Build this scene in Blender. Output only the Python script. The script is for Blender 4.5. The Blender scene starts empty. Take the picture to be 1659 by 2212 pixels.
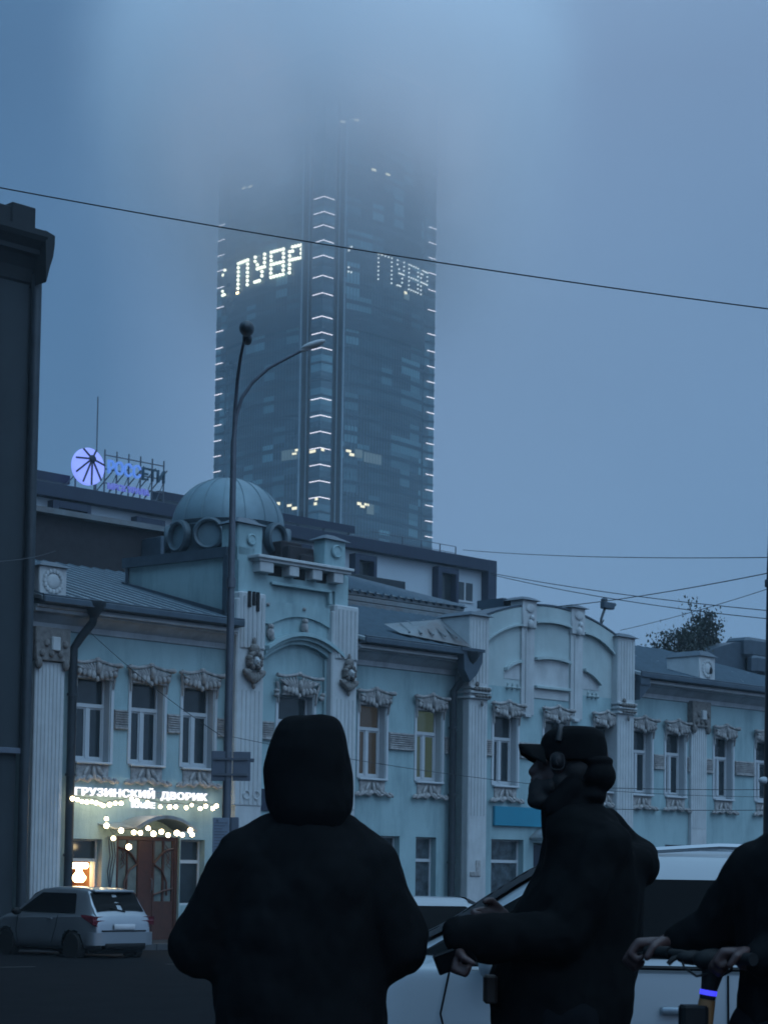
import bpy, bmesh, math, random
from mathutils import Vector, Matrix, Euler
R = math.radians
random.seed(7)
SC = bpy.context.scene
COL = SC.collection

# ------------------------------------------------------------------ camera
FPX, CXP, CYP, HC = 4300.0, 829.5, 1617.0, 1.35      # focal length and centre in units of a 1659 x 2212 frame
PITCH, ROLL = R(3.5), .0145
cam_d = bpy.data.cameras.new("camera")
cam = bpy.data.objects.new("camera", cam_d); COL.objects.link(cam); SC.camera = cam
cam_d.sensor_fit = 'HORIZONTAL'; cam_d.sensor_width = 36
cam_d.lens = 36 * FPX / 1659
cam_d.shift_y = (CYP - 1106) / 1659
cam_d.clip_start = .1; cam_d.clip_end = 6000
cam.matrix_world = Matrix.Translation((0, 0, HC)) @ Matrix.Rotation(R(90) + PITCH, 4, 'X') @ Matrix.Rotation(ROLL, 4, 'Z')
cam_d.dof.use_dof = True; cam_d.dof.focus_distance = 11; cam_d.dof.aperture_fstop = 12

# ------------------------------------------------------------------ world and sun
world = bpy.data.worlds.new("World"); SC.world = world; world.use_nodes = True
wt = world.node_tree; wn = wt.nodes; wl = wt.links
for n in list(wn): wn.remove(n)
def N(nt, t, **kw):
    n = nt.nodes.new(t)
    for k, v in kw.items():
        if k == 'in_':
            for a, b in v.items(): n.inputs[a].default_value = b
        else: setattr(n, k, v)
    return n
SUN_EL, SUN_AZ = R(4), R(150)
sky = N(wt, 'ShaderNodeTexSky', sky_type='NISHITA', sun_disc=False, sun_elevation=SUN_EL, sun_rotation=SUN_AZ, dust_density=3, ozone_density=4)
bg1 = N(wt, 'ShaderNodeBackground'); bg1.inputs[1].default_value = .02
wl.new(sky.outputs[0], bg1.inputs[0])
tc = N(wt, 'ShaderNodeTexCoord')
sep = N(wt, 'ShaderNodeSeparateXYZ'); wl.new(tc.outputs['Generated'], sep.inputs[0])
rz = N(wt, 'ShaderNodeValToRGB')                       # overcast dusk: paler low down, deeper above, bright zenith
els = rz.color_ramp.elements
els[0].position = .0; els[0].color = (.166, .262, .420, 1)
els[1].position = 1.; els[1].color = (.78, 1.14, 1.52, 1)
for p, c in ((.17, (.168, .262, .420, 1)), (.28, (.180, .276, .435, 1)), (.38, (.205, .295, .450, 1)), (.55, (.33, .50, .72, 1))):
    e = els.new(p); e.color = c
wl.new(sep.outputs[2], rz.inputs[0])
at2 = N(wt, 'ShaderNodeMath', operation='ARCTAN2'); wl.new(sep.outputs[0], at2.inputs[0]); wl.new(sep.outputs[1], at2.inputs[1])
mr = N(wt, 'ShaderNodeMapRange'); mr.inputs[1].default_value = -.5; mr.inputs[2].default_value = .5
wl.new(at2.outputs[0], mr.inputs[0])
ra = N(wt, 'ShaderNodeValToRGB')                       # thicker, darker cloud to the left of the tower
els = ra.color_ramp.elements
els[0].position = .0; els[0].color = (.36, .50, .58, 1)
els[1].position = 1.; els[1].color = (.86, .93, .97, 1)
for p, c in ((.30, (.30, .44, .54, 1)), (.35, (.36, .49, .59, 1)), (.395, (.78, .84, .88, 1)), (.435, (1.06, 1.05, 1.03, 1)), (.50, (1.02, 1.01, 1.01, 1)), (.56, (.99, 1.0, 1.0, 1)), (.70, (.86, .92, .96, 1))):
    e = els.new(p); e.color = c
wl.new(mr.outputs[0], ra.inputs[0])
nz = N(wt, 'ShaderNodeTexNoise'); nz.inputs['Scale'].default_value = 2.6; nz.inputs['Detail'].default_value = 2
wl.new(tc.outputs['Generated'], nz.inputs[0])
nr = N(wt, 'ShaderNodeMapRange'); nr.inputs[1].default_value = .3; nr.inputs[2].default_value = .7; nr.inputs[3].default_value = .9; nr.inputs[4].default_value = 1.1
wl.new(nz.outputs[0], nr.inputs[0])
mx = N(wt, 'ShaderNodeMix', data_type='RGBA', blend_type='MULTIPLY'); mx.inputs[0].default_value = 1
wl.new(rz.outputs[0], mx.inputs[6]); wl.new(ra.outputs[0], mx.inputs[7])
rb = N(wt, 'ShaderNodeMapRange', interpolation_type='SMOOTHSTEP'); rb.inputs[1].default_value = .55; rb.inputs[2].default_value = -.5; rb.inputs[3].default_value = 1; rb.inputs[4].default_value = 1.95   # the open sky behind the camera is brighter
wl.new(sep.outputs[1], rb.inputs[0])
rm_ = N(wt, 'ShaderNodeMath', operation='MULTIPLY'); wl.new(rb.outputs[0], rm_.inputs[0]); wl.new(nr.outputs[0], rm_.inputs[1])
mx2 = N(wt, 'ShaderNodeVectorMath', operation='SCALE'); wl.new(mx.outputs[2], mx2.inputs[0]); wl.new(rm_.outputs[0], mx2.inputs[3])
bg2 = N(wt, 'ShaderNodeBackground'); bg2.inputs[1].default_value = 1.0
wl.new(mx2.outputs[0], bg2.inputs[0])
ad = N(wt, 'ShaderNodeAddShader'); wl.new(bg1.outputs[0], ad.inputs[0]); wl.new(bg2.outputs[0], ad.inputs[1])
wo = N(wt, 'ShaderNodeOutputWorld'); wl.new(ad.outputs[0], wo.inputs[0])
sun_d = bpy.data.lights.new("sun", 'SUN'); sun_d.energy = .26; sun_d.angle = R(35); sun_d.color = (.48, .74, 1)
sun = bpy.data.objects.new("sun", sun_d); COL.objects.link(sun); sun.rotation_euler = (R(48), 0, R(38))

SC.view_settings.view_transform = 'Standard'; SC.view_settings.look = 'None'
SC.view_settings.exposure = 0; SC.view_settings.gamma = 1
cy = SC.cycles
cy.max_bounces = 22; cy.diffuse_bounces = 3; cy.glossy_bounces = 3; cy.transmission_bounces = 4; cy.volume_bounces = 20
cy.transparent_max_bounces = 8; cy.caustics_reflective = False; cy.caustics_refractive = False
cy.use_denoising = True; cy.sample_clamp_indirect = 4; cy.volume_step_rate = 1.0; cy.volume_max_steps = 96

# ------------------------------------------------------------------ helpers
def ray(x, y):
    a, b = x - CXP, CYP - y
    c, s = math.cos(ROLL), math.sin(ROLL)
    a, b = a * c - b * s, a * s + b * c
    return Vector((a, FPX * math.cos(PITCH) - b * math.sin(PITCH), FPX * math.sin(PITCH) + b * math.cos(PITCH)))
def at(x, y, Y):
    r = ray(x, y); return r * (Y / r.y) + Vector((0, 0, HC))
UD = Vector((.71186747, .70231382, 0)); ND = Vector((.70231382, -.71186747, 0)); FO = Vector((-7.47864, 50, 0))
FANG = math.atan2(UD.y, UD.x)
def F(s, d, z): return FO + UD * s + ND * d + Vector((0, 0, z))     # street-front coordinates: along, outwards, up
def fs(x, y, d):
    r = ray(x, y); c = Vector((0, 0, HC)); t = ((FO + ND * d - c).dot(ND)) / r.dot(ND); p = r * t + c
    return (p - FO).dot(UD), p.z
def road_z(x, y): return -.15 - .0118 * max(0, min(y, 90) - 8)

MATS = {}
def mat(name, col, rough=.8, metal=0, var=.12, vscale=3, bump=.0, bscale=30, spec=.5, emit=None, es=0, stain=None, stain_s=1.2, coat=0, wave=None):
    m = bpy.data.materials.new(name); m.use_nodes = True; nt = m.node_tree
    b = nt.nodes['Principled BSDF']
    b.inputs['Roughness'].default_value = rough; b.inputs['Metallic'].default_value = metal
    b.inputs['Specular IOR Level'].default_value = spec; b.inputs['Coat Weight'].default_value = coat
    c4 = (*col, 1)
    t = N(nt, 'ShaderNodeTexCoord')
    n1 = N(nt, 'ShaderNodeTexNoise'); n1.inputs['Scale'].default_value = vscale; n1.inputs['Detail'].default_value = 6; n1.inputs['Roughness'].default_value = .6
    nt.links.new(t.outputs['Object'], n1.inputs[0])
    mrn = N(nt, 'ShaderNodeMapRange'); mrn.inputs[1].default_value = .3; mrn.inputs[2].default_value = .7
    mrn.inputs[3].default_value = 1 - var; mrn.inputs[4].default_value = 1 + var
    nt.links.new(n1.outputs[0], mrn.inputs[0])
    v = N(nt, 'ShaderNodeVectorMath', operation='SCALE'); v.inputs[0].default_value = col
    nt.links.new(mrn.outputs[0], v.inputs[3]); out = v.outputs[0]
    if stain:
        mp = N(nt, 'ShaderNodeMapping'); mp.inputs['Scale'].default_value = (1, 1, .22)
        nt.links.new(t.outputs['Object'], mp.inputs[0])
        n2 = N(nt, 'ShaderNodeTexNoise'); n2.inputs['Scale'].default_value = stain_s; n2.inputs['Detail'].default_value = 8; n2.inputs['Roughness'].default_value = .7
        nt.links.new(mp.outputs[0], n2.inputs[0])
        r2 = N(nt, 'ShaderNodeMapRange'); r2.inputs[1].default_value = .47; r2.inputs[2].default_value = .74; r2.inputs[4].default_value = .9
        nt.links.new(n2.outputs[0], r2.inputs[0])
        mm = N(nt, 'ShaderNodeMix', data_type='RGBA'); mm.inputs[7].default_value = (*stain, 1)
        nt.links.new(r2.outputs[0], mm.inputs[0]); nt.links.new(out, mm.inputs[6]); out = mm.outputs[2]
    nt.links.new(out, b.inputs['Base Color'])
    if bump:
        n3 = N(nt, 'ShaderNodeTexNoise'); n3.inputs['Scale'].default_value = bscale; n3.inputs['Detail'].default_value = 5
        nt.links.new(t.outputs['Object'], n3.inputs[0])
        bp = N(nt, 'ShaderNodeBump'); bp.inputs['Strength'].default_value = bump; bp.inputs['Distance'].default_value = .03
        nt.links.new(n3.outputs[0], bp.inputs['Height']); nt.links.new(bp.outputs[0], b.inputs['Normal'])
    if emit:
        b.inputs['Emission Color'].default_value = (*emit, 1); b.inputs['Emission Strength'].default_value = es
    MATS[name] = m; return m
wallM = mat('teal_plaster', (.275, .405, .43), .85, var=.09, vscale=1.1, bump=.25, bscale=25, stain=(.12, .20, .225), stain_s=.9)
paleM = mat('pale_plaster', (.36, .445, .455), .85, var=.08, vscale=1.2, bump=.2, bscale=25, stain=(.24, .32, .34), stain_s=1.0)
trimM = mat('white_plaster', (.44, .475, .49), .8, var=.1, vscale=2, bump=.2, bscale=20, stain=(.30, .32, .34), stain_s=1.3)
ornM = mat('dirty_stucco', (.33, .33, .33), .9, var=.35, vscale=9, bump=.5, bscale=35, stain=(.13, .13, .13), stain_s=5)
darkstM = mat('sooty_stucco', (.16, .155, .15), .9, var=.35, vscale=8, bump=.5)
corM = mat('cornice_plaster', (.36, .40, .43), .8, var=.15, vscale=2, stain=(.2, .22, .24))
roofM = mat('roof_metal', (.27, .33, .36), .42, .35, var=.25, vscale=1.2, bump=.1, stain=(.16, .12, .10), stain_s=.8)
roof2M = mat('old_roof_metal', (.15, .175, .19), .6, .2, var=.3, vscale=.9, stain=(.10, .05, .035), stain_s=.5)
capM = mat('cap_metal', (.05, .075, .1), .45, .3, var=.2)
pipeM = mat('pipe_metal', (.028, .04, .05), .5, .3, var=.2)
frameM = mat('window_white', (.44, .48, .51), .5, var=.05)
glassM = mat('dark_glass', (.018, .028, .034), .12, var=.3, vscale=1.5)
warmgM = mat('lit_curtain_glass', (.03, .028, .02), .15, emit=(.22, .33, .22), es=.12)
brownM = mat('brown_curtain_glass', (.03, .022, .016), .15, emit=(.2, .18, .14), es=.08)
domeM = mat('dome_metal', (.13, .20, .235), .5, .25, var=.14, vscale=1.6, bump=.08)
dome2M = mat('dome_drum_metal', (.05, .08, .10), .5, .2, var=.15)
brickM = mat('old_brick', (.019, .018, .022), .9, var=.3, vscale=5, bump=.5)
blackM = mat('black_opening', (.008, .01, .012), .9)
woodM = mat('brown_door_wood', (.055, .018, .010), .45, var=.25, vscale=6)
officeM = mat('office_panel', (.40, .47, .52), .7, var=.05, vscale=.3)
navyM = mat('navy_cladding', (.008, .018, .042), .5, var=.1)
aptM = mat('grey_render', (.022, .032, .040), .9, var=.12, vscale=.6, stain=(.015, .022, .028))
aptdM = mat('dark_render', (.010, .015, .020), .9, var=.15)
asphM = mat('asphalt', (.009, .010, .012), .95, spec=.05, var=.2, vscale=1.5, bump=.4, bscale=60)
paveM = mat('paving', (.028, .030, .034), .85, spec=.2, var=.2, vscale=2, bump=.3, bscale=30)
kerbM = mat('kerb_stone', (.05, .054, .06), .85)
poleM = mat('lamp_pole_paint', (.085, .10, .125), .5, .3, var=.15)
signbM = mat('sign_back', (.085, .105, .14), .6, var=.1)
paperM = mat('notice_paper', (.16, .2, .26), .8)
wireM = mat('cable_black', (.008, .015, .022), .6)
silverM = mat('silver_paint', (.26, .29, .32), .32, .55, var=.03, coat=.5)
whiteM = mat('white_paint', (.25, .285, .31), .35, .1, var=.02, coat=.4)
cglassM = mat('car_glass', (.003, .004, .005), .4, var=.05, spec=.05)
tyreM = mat('tyre_rubber', (.008, .009, .01), .85)
rimM = mat('alloy_rim', (.18, .19, .2), .4, .7)
plastM = mat('black_plastic', (.005, .006, .007), .6, spec=.2)
redM = mat('tail_lens', (.10, .012, .02), .2)
lensM = mat('clear_lens', (.3, .33, .36), .1)
plateM = mat('number_plate', (.5, .52, .55), .5)
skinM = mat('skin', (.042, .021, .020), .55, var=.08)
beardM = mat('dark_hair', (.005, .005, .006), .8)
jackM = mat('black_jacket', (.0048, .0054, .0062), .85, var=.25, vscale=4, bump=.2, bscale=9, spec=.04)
jack2M = mat('dark_jacket', (.0048, .0054, .006), .85, var=.25, vscale=5, bump=.2, bscale=12, spec=.04)
trouM = mat('dark_trousers', (.005, .006, .008), .9, spec=.1)
shoeM = mat('shoe_black', (.01, .01, .01), .6)
hpM = mat('earcup_plastic', (.008, .009, .011), .5, spec=.2)
hpgM = mat('earcup_mark', (.012, .013, .016), .5)
scootM = mat('ochre_stem', (.16, .075, .025), .6)
def emis(name, col, s):
    m = bpy.data.materials.new(name); m.use_nodes = True; nt = m.node_tree
    b = nt.nodes['Principled BSDF']; b.inputs['Base Color'].default_value = (.1, .1, .1, 1)
    b.inputs['Emission Color'].default_value = (*col, 1); b.inputs['Emission Strength'].default_value = s
    return m
bulbM = emis('bulb_glow', (1, .76, .42), 15)
letM = emis('letter_glow', (.95, .94, 1), 1.5)
amberM = emis('amber_glow', (1, .72, .36), 14)
orangeM = emis('orange_glow', (1, .22, .06), 9)
barM = emis('tower_bar_glow', (.90, .88, 1), 1.4)
dotM = emis('tower_letter_glow', (.95, 1, .80), 2.2)
dot2M = emis('tower_letter_dim', (.80, .9, .92), 1.05)
officeLit = emis('office_lamp_glow', (1, .95, .68), 1.1)
officeLit2 = emis('office_room_glow', (.30, .50, .55), .16)
discM = emis('roundel_glow', (.24, .33, 1), 1.15)
blueL = emis('blue_letter_glow', (.09, .25, .85), .8)
violM = emis('violet_letter_glow', (.13, .18, .75), .62)
ringM = emis('scooter_ring_glow', (.045, .045, .95), 1.2)
offM = mat('unlit_letter', (.02, .06, .09), .5)

class MB:
    def __init__(s): s.v = []; s.f = []
    def add(s, vs, fs_):
        k = len(s.v); s.v += [tuple(v) for v in vs]; s.f += [tuple(i + k for i in f) for f in fs_]; return s
    def box(s, x0, x1, y0, y1, z0, z1, M=None):
        vs = [Vector((x, y, z)) for x in (x0, x1) for y in (y0, y1) for z in (z0, z1)]
        if M: vs = [M @ v for v in vs]
        return s.add(vs, [(0, 1, 3, 2), (4, 6, 7, 5), (0, 4, 5, 1), (2, 3, 7, 6), (0, 2, 6, 4), (1, 5, 7, 3)])
    def bev(s, x0, x1, y0, y1, z0, z1, b, M=None):          # box with chamfered vertical and top edges
        def ring(z, i): return [Vector(p) for p in ((x0+i, y0+b, z), (x0+b, y0+i, z), (x1-b, y0+i, z), (x1-i, y0+b, z), (x1-i, y1-b, z), (x1-b, y1-i, z), (x0+b, y1-i, z), (x0+i, y1-b, z))]
        rs = [ring(z0, b*.6), ring(z0 + b*.6, 0), ring(z1 - b*.6, 0), ring(z1, b*.6)]
        if M: rs = [[M @ v for v in r] for r in rs]
        return s.loft(rs)
    def prism(s, poly, y0, y1, M=None):                     # polygon in x,z extruded along y
        n = len(poly); vs = [Vector((x, y0, z)) for x, z in poly] + [Vector((x, y1, z)) for x, z in poly]
        if M: vs = [M @ v for v in vs]
        return s.add(vs, [tuple(range(n)), tuple(range(2*n-1, n-1, -1))] + [(i, i+n, (i+1) % n + n, (i+1) % n) for i in range(n)])
    def band(s, lo, hi, y0, y1):                            # strip between two x,z polylines, extruded along y
        for i in range(len(lo) - 1):
            s.prism([lo[i], lo[i+1], hi[i+1], hi[i]], y0, y1)
        return s
    def loft(s, rings, caps=True):
        n = len(rings[0]); vs = [v for r in rings for v in r]; f = []
        for k in range(len(rings) - 1):
            for i in range(n): f.append((k*n+i, k*n+(i+1) % n, (k+1)*n+(i+1) % n, (k+1)*n+i))
        if caps: f.append(tuple(range(n-1, -1, -1))); f.append(tuple((len(rings)-1)*n+i for i in range(n)))
        return s.add(vs, f)
    def tube(s, pts, r, n=8):
        pts = [Vector(p) for p in pts]; rr = r if isinstance(r, (list, tuple)) else [r] * len(pts); rings = []
        up = None
        for i, p in enumerate(pts):
            t = (pts[min(i+1, len(pts)-1)] - pts[max(i-1, 0)]).normalized()
            if up is None: up = Vector((0, 0, 1)) if abs(t.z) < .9 else Vector((1, 0, 0))
            a = t.cross(up).normalized(); b = a.cross(t).normalized(); up = b
            rings.append([p + a * (rr[i]*math.cos(k*2*math.pi/n)) + b * (rr[i]*math.sin(k*2*math.pi/n)) for k in range(n)])
        return s.loft(rings)
    def ell(s, c, rad, rot=None, nu=10, nv=6):
        M = Matrix.Translation(c) @ ((rot if rot is not None else Matrix()).to_4x4()); k = len(s.v)
        vs = [M @ Vector((0, 0, rad[2]))]
        for j in range(1, nv):
            t = math.pi * j / nv
            for i in range(nu):
                a = 2*math.pi*i/nu; vs.append(M @ Vector((rad[0]*math.sin(t)*math.cos(a), rad[1]*math.sin(t)*math.sin(a), rad[2]*math.cos(t))))
        vs.append(M @ Vector((0, 0, -rad[2]))); f = [(0, 1+i, 1+(i+1) % nu) for i in range(nu)]
        for j in range(nv - 2):
            for i in range(nu): f.append((1+j*nu+i, 1+(j+1)*nu+i, 1+(j+1)*nu+(i+1) % nu, 1+j*nu+(i+1) % nu))
        L = len(vs) - 1; f += [(L, 1+(nv-2)*nu+(i+1) % nu, 1+(nv-2)*nu+i) for i in range(nu)]
        return s.add(vs, f)
    def lathe(s, prof, c=(0, 0, 0), n=24):
        c = Vector(c)
        return s.loft([[c + Vector((r*math.cos(2*math.pi*i/n), r*math.sin(2*math.pi*i/n), z)) for i in range(n)] for r, z in prof])
    def build(s, name, m, parent=None, smooth=None, recalc=True):
        me = bpy.data.meshes.new(name); me.from_pydata(s.v, [], s.f); me.update()
        if recalc:
            bm = bmesh.new(); bm.from_mesh(me); bmesh.ops.recalc_face_normals(bm, faces=bm.faces); bm.to_mesh(me); bm.free()
        if smooth:
            me.polygons.foreach_set('use_smooth', [True] * len(me.polygons)); me.set_sharp_from_angle(angle=R(smooth))
        me.materials.append(m); o = bpy.data.objects.new(name, me); COL.objects.link(o)
        if parent: o.parent = parent
        return o
def empty(name, loc=(0, 0, 0), rz=0):
    o = bpy.data.objects.new(name, None); COL.objects.link(o); o.location = loc; o.rotation_euler = (0, 0, rz); return o
def tag(o, label=None, cat=None, group=None, kind=None):
    if label: o['label'] = label
    if cat: o['category'] = cat
    if group: o['group'] = group
    if kind: o['kind'] = kind
    return o
def copy_tree(o, parent=None, loc=None):
    c = o.copy(); COL.objects.link(c); c.parent = parent
    if loc is not None: c.location = loc
    for ch in list(o.children): copy_tree(ch, c)
    return c
def arc(x0, x1, z0, z1, zm, n=14):      # polyline from (x0,z0) to (x1,z1) with rise: mid height zm
    out = []
    for i in range(n + 1):
        t = i / n; zz = z0 + (z1 - z0) * t; out.append((x0 + (x1 - x0) * t, zz + 4 * t * (1 - t) * (zm - (z0 + z1) / 2)))
    return out
def text_mesh(body, size, ext, off, name, m, parent, M, space=1.0, sx=1.0):
    cu = bpy.data.curves.new(name, 'FONT'); cu.body = body; cu.size = size; cu.extrude = ext; cu.offset = off
    cu.space_character = space; cu.resolution_u = 3
    to = bpy.data.objects.new('t', cu); COL.objects.link(to); bpy.context.view_layer.update()
    me = bpy.data.meshes.new_from_object(to.evaluated_get(bpy.context.evaluated_depsgraph_get()))
    bpy.data.objects.remove(to); me.transform(Matrix.Diagonal((sx, 1, 1, 1))); me.transform(M); me.materials.clear(); me.materials.append(m); me.name = name
    o = bpy.data.objects.new(name, me); COL.objects.link(o)
    if parent: o.parent = parent
    return o

# ------------------------------------------------------------------ ground, road, pavements
def sheet(name, pts, zoff, m, nx=1):
    b = MB(); b.add([Vector((x, y, road_z(x, y) + zoff)) for x, y in pts], [tuple(range(len(pts)))]); return tag(b.build(name, m), kind='structure')
g = MB(); xs = [-900, -60, 60, 900]; ys = [-60, 8, 90, 1500]
g.add([Vector((x, y, road_z(x, y) - .02)) for y in ys for x in xs], [(j*4+i, j*4+i+1, j*4+i+5, j*4+i+4) for j in range(3) for i in range(3)])
tag(g.build('ground', asphM), kind='structure')
r = MB(); xs = [-58, -20, 20, 58]; ys = [8.2, 30, 60, 88]
r.add([Vector((x, y, road_z(x, y))) for y in ys for x in xs], [(j*4+i, j*4+i+1, j*4+i+5, j*4+i+4) for j in range(3) for i in range(3)])
tag(r.build('road', asphM), kind='structure')
p = MB(); p.box(-40, 40, -20, 8.1, -.3, 0); tag(p.build('near_pavement', paveM), kind='structure')
p = MB(); p.bev(-40, 40, 8.1, 8.28, -.35, .004, .02); tag(p.build('near_kerb', kerbM), kind='structure')
p = MB()
for i in range(26):
    s0, s1 = -16 + 2.2 * i, -16 + 2.2 * (i + 1)
    a = [F(s0, 3.6, 0), F(s1, 3.6, 0), F(s1, .1, 0), F(s0, .1, 0)]
    for q in a: q.z = road_z(q.x, q.y) + .13
    b_ = [q - Vector((0, 0, .5)) for q in a]; p.add(a + b_, [(0, 1, 2, 3), (0, 4, 5, 1), (1, 5, 6, 2), (2, 6, 7, 3), (3, 7, 4, 0)])
tag(p.build('far_pavement', paveM), kind='structure')
p = MB()
for i in range(26):
    s0, s1 = -16 + 2.2 * i, -16 + 2.2 * (i + 1) - .02
    a = [F(s0, 3.78, 0), F(s1, 3.78, 0), F(s1, 3.61, 0), F(s0, 3.61, 0)]
    for q in a: q.z = road_z(q.x, q.y) + .15
    b_ = [q - Vector((0, 0, .4)) for q in a]; p.add(a + b_, [(0, 1, 2, 3), (0, 4, 5, 1), (1, 5, 6, 2), (2, 6, 7, 3), (3, 7, 4, 0)])
tag(p.build('far_kerb', kerbM), kind='structure')
lm = mat('road_paint', (.035, .038, .04), .7, var=.3, vscale=6)
p = MB()
for i in range(12):
    a = [F(-30 + i*6, 11, 0), F(-27 + i*6, 11, 0), F(-27 + i*6, 10.86, 0), F(-30 + i*6, 10.86, 0)]
    for q in a: q.z = road_z(q.x, q.y) + .004
    p.add(a, [(0, 1, 2, 3)])
tag(p.build('road_markings', lm), kind='structure')

# ================================================================== the old mansion (local x = along the street front, local y = into the building)
man = empty('mansion', FO, FANG)
tag(man, 'pale turquoise two-storey old mansion with white stucco ornament and a small metal dome', 'mansion')
def wall(mb, x0, x1, z0, z1, yf, th, holes):
    xs = sorted({x0, x1, *[h[0] for h in holes], *[h[1] for h in holes]}); zs = sorted({z0, z1, *[h[2] for h in holes], *[h[3] for h in holes]})
    for i in range(len(xs) - 1):
        run = None
        for j in range(len(zs)):
            solid = j < len(zs) - 1 and not any(h[0] < (xs[i]+xs[i+1])/2 < h[1] and h[2] < (zs[j]+zs[j+1])/2 < h[3] for h in holes)
            if solid and run is None: run = zs[j]
            if not solid and run is not None: mb.box(xs[i], xs[i+1], yf, yf + th, run, zs[j]); run = None
UZ0, UZ1 = 3.97, 6.12
secA = [(-.36, .70), (1.36, 2.42), (3.06, 4.12)]; secB = [(9.5, 10.56), (11.84, 12.9)]
secC = [(14.87, 15.93), (17.2, 18.26), (19.62, 20.68)]; secD = [(21.95, 23.01), (23.79, 24.85), (26.53, 27.59), (28.98, 30.04), (31.3, 32.36)]
up = lambda L: [(a, b, UZ0, UZ1) for a, b in L]
w = MB()
wall(w, -1.95, 4.55, -1.4, 7.45, 0, .5, up(secA) + [(-.38, .55, .45, 2.02), (1.0, 3.06, -.62, 2.12), (3.08, 3.9, .35, 2.07)])
wall(w, 8.6, 13.5, -1.4, 7.45, 0, .5, up(secB) + [(9.95, 11.2, .4, 2.33), (11.87, 12.73, .4, 2.33)])
wall(w, 21.3, 34, -1.4, 7.45, 0, .5, up(secD) + [(a, b, .4, 2.33) for a, b in secD[1:]])
wall(w, 13.5, 21.38, -1.4, 7.0, -.3, .8, up(secC) + [(14.82, 16.29, .4, 2.33), (16.75, 17.9, -.7, 2.25), (18.6, 20.2, .4, 2.33)])
wall(w, 4.55, 8.6, -1.4, 7.0, -.2, .7, [(6.22, 7.52, UZ0, UZ1), (6.1, 7.6, .4, 2.33)])
# end walls and back
w.box(-1.95, -1.5, .5, 14, -1.4, 7.8); w.box(33.6, 34, .5, 14, -1.4, 7.8); w.box(-1.5, 33.6, 13.6, 14, -1.4, 7.8)
# upper part of the gabled bay
arcT = arc(13.55, 21.33, 8.72, 8.74, 9.66, 24)
wg = MB(); wg.prism([(13.55, 7.0)] + arcT + [(21.33, 7.0)], -.3, .5); wg.build('gable', paleM, man)
# upper wall of the domed bay with the niche arch cut in
nA = arc(5.3, 8.2, 7.0, 7.0, 7.62, 16)
w.band(nA, [(x, 7.75) for x, _ in nA], -.35, .1); w.box(4.55, 5.3, -.35, .1, 7.0, 7.75); w.box(8.2, 8.6, -.35, .1, 7.0, 7.75)
w.box(5.3, 8.2, -.2, .1, 7.0, 7.62)
up2 = arc(5.75, 8.1, 7.98, 7.98, 8.28, 12)
w.box(4.55, 8.6, -.32, .3, 7.75, 9.75)
w.band(up2, [(x, 8.5) for x, _ in up2], -.40, -.32)
w.box(4.55, 5.75, -.40, -.32, 7.98, 9.6); w.box(8.1, 8.6, -.40, -.32, 7.98, 9.6); w.box(5.75, 8.1, -.40, -.32, 9.12, 9.6)
w.box(5.75, 7.92, -.40, -.32, 8.5, 8.62)
# side walls of the attic running back over the roof
for x0 in (4.55, 8.3):
    k = [(.3, 9.72), (4.46, 9.86), (4.46, 9.30), (.3, 8.0)]
    w.add([Vector((x, y, z)) for x in (x0, x0 + .3) for y, z in k], [(0, 1, 2, 3), (7, 6, 5, 4), (0, 4, 5, 1), (1, 5, 6, 2), (2, 6, 7, 3), (3, 7, 4, 0)])
w.bev(4.55, 5.42, -.35, .35, 9.75, 10.62, .03); w.bev(7.74, 8.54, -.35, .15, 9.75, 10.58, .03)
w.bev(4.55, 5.16, -.35, .35, 9.6, 9.98, .02)
w.build('wall', wallM, man)

# white stucco: pilasters, arches, ledges, pedestals
def flutes(mb, x0, x1, yf, z0, z1, n=5, r=.04):
    for i in range(n):
        x = x0 + (x1 - x0) * (i + .5) / n
        mb.tube([(x, yf, z0), (x, yf, z1)], r, 6)
def part(name, m, fn, parent=man, smooth=None, label=None):
    b = MB(); fn(b); o = b.build(name, m, parent, smooth)
    if label: o['label'] = label
    return o
def pil_central(x0, x1):
    def f(b):
        b.bev(x0 - .06, x1, -.52, -.1, 3.0, 8.55, .04); b.bev(x0, x1 + .02, -.56, -.1, 7.2, 8.74, .06)
        b.box(x0, x1 - .02, -.50, -.1, -1.4, 3.0)
        flutes(b, x0 + .08, x1 - .05, -.56, 7.25, 8.62, 5, .05)
        flutes(b, x0 + .08, x1 - .08, -.52, 3.05, 6.1, 5, .028)
    return f
part('pilaster', trimM, pil_central(4.5, 5.42), smooth=35); part('pilaster', trimM, pil_central(7.98, 8.9), smooth=35)
part('plaster_damage', blackM, lambda b: [b.bev(x, x + .1, -.625, -.55, 8.74 - h, 8.76, .02) for x, h in ((4.74, .42), (4.9, .36), (5.04, .5))])
def pil_bay(x0, x1):
    def f(b):
        b.bev(x0, x1, -.56, .5, -1.4, 6.5, .03); b.bev(x0 - .02, x1 + .02, -.58, .7, 6.85, 9.0, .04)
        flutes(b, x0 + .06, x1 - .06, -.56, 3.0, 6.3, 5, .022); flutes(b, x0 + .06, x1 - .06, -.58, 7.0, 8.9, 5, .03)
        b.box(x0 + .02, x1 - .02, -.54, .4, 6.5, 6.85)
        for z in (6.5, 6.66, 6.8): b.bev(x0 - .05, x1 + .05, -.66, .45, z, z + .07, .02)
    return f
part('pilaster', trimM, pil_bay(13.5, 14.32), smooth=35); part('pilaster', trimM, pil_bay(20.53, 21.38), smooth=35)
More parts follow.
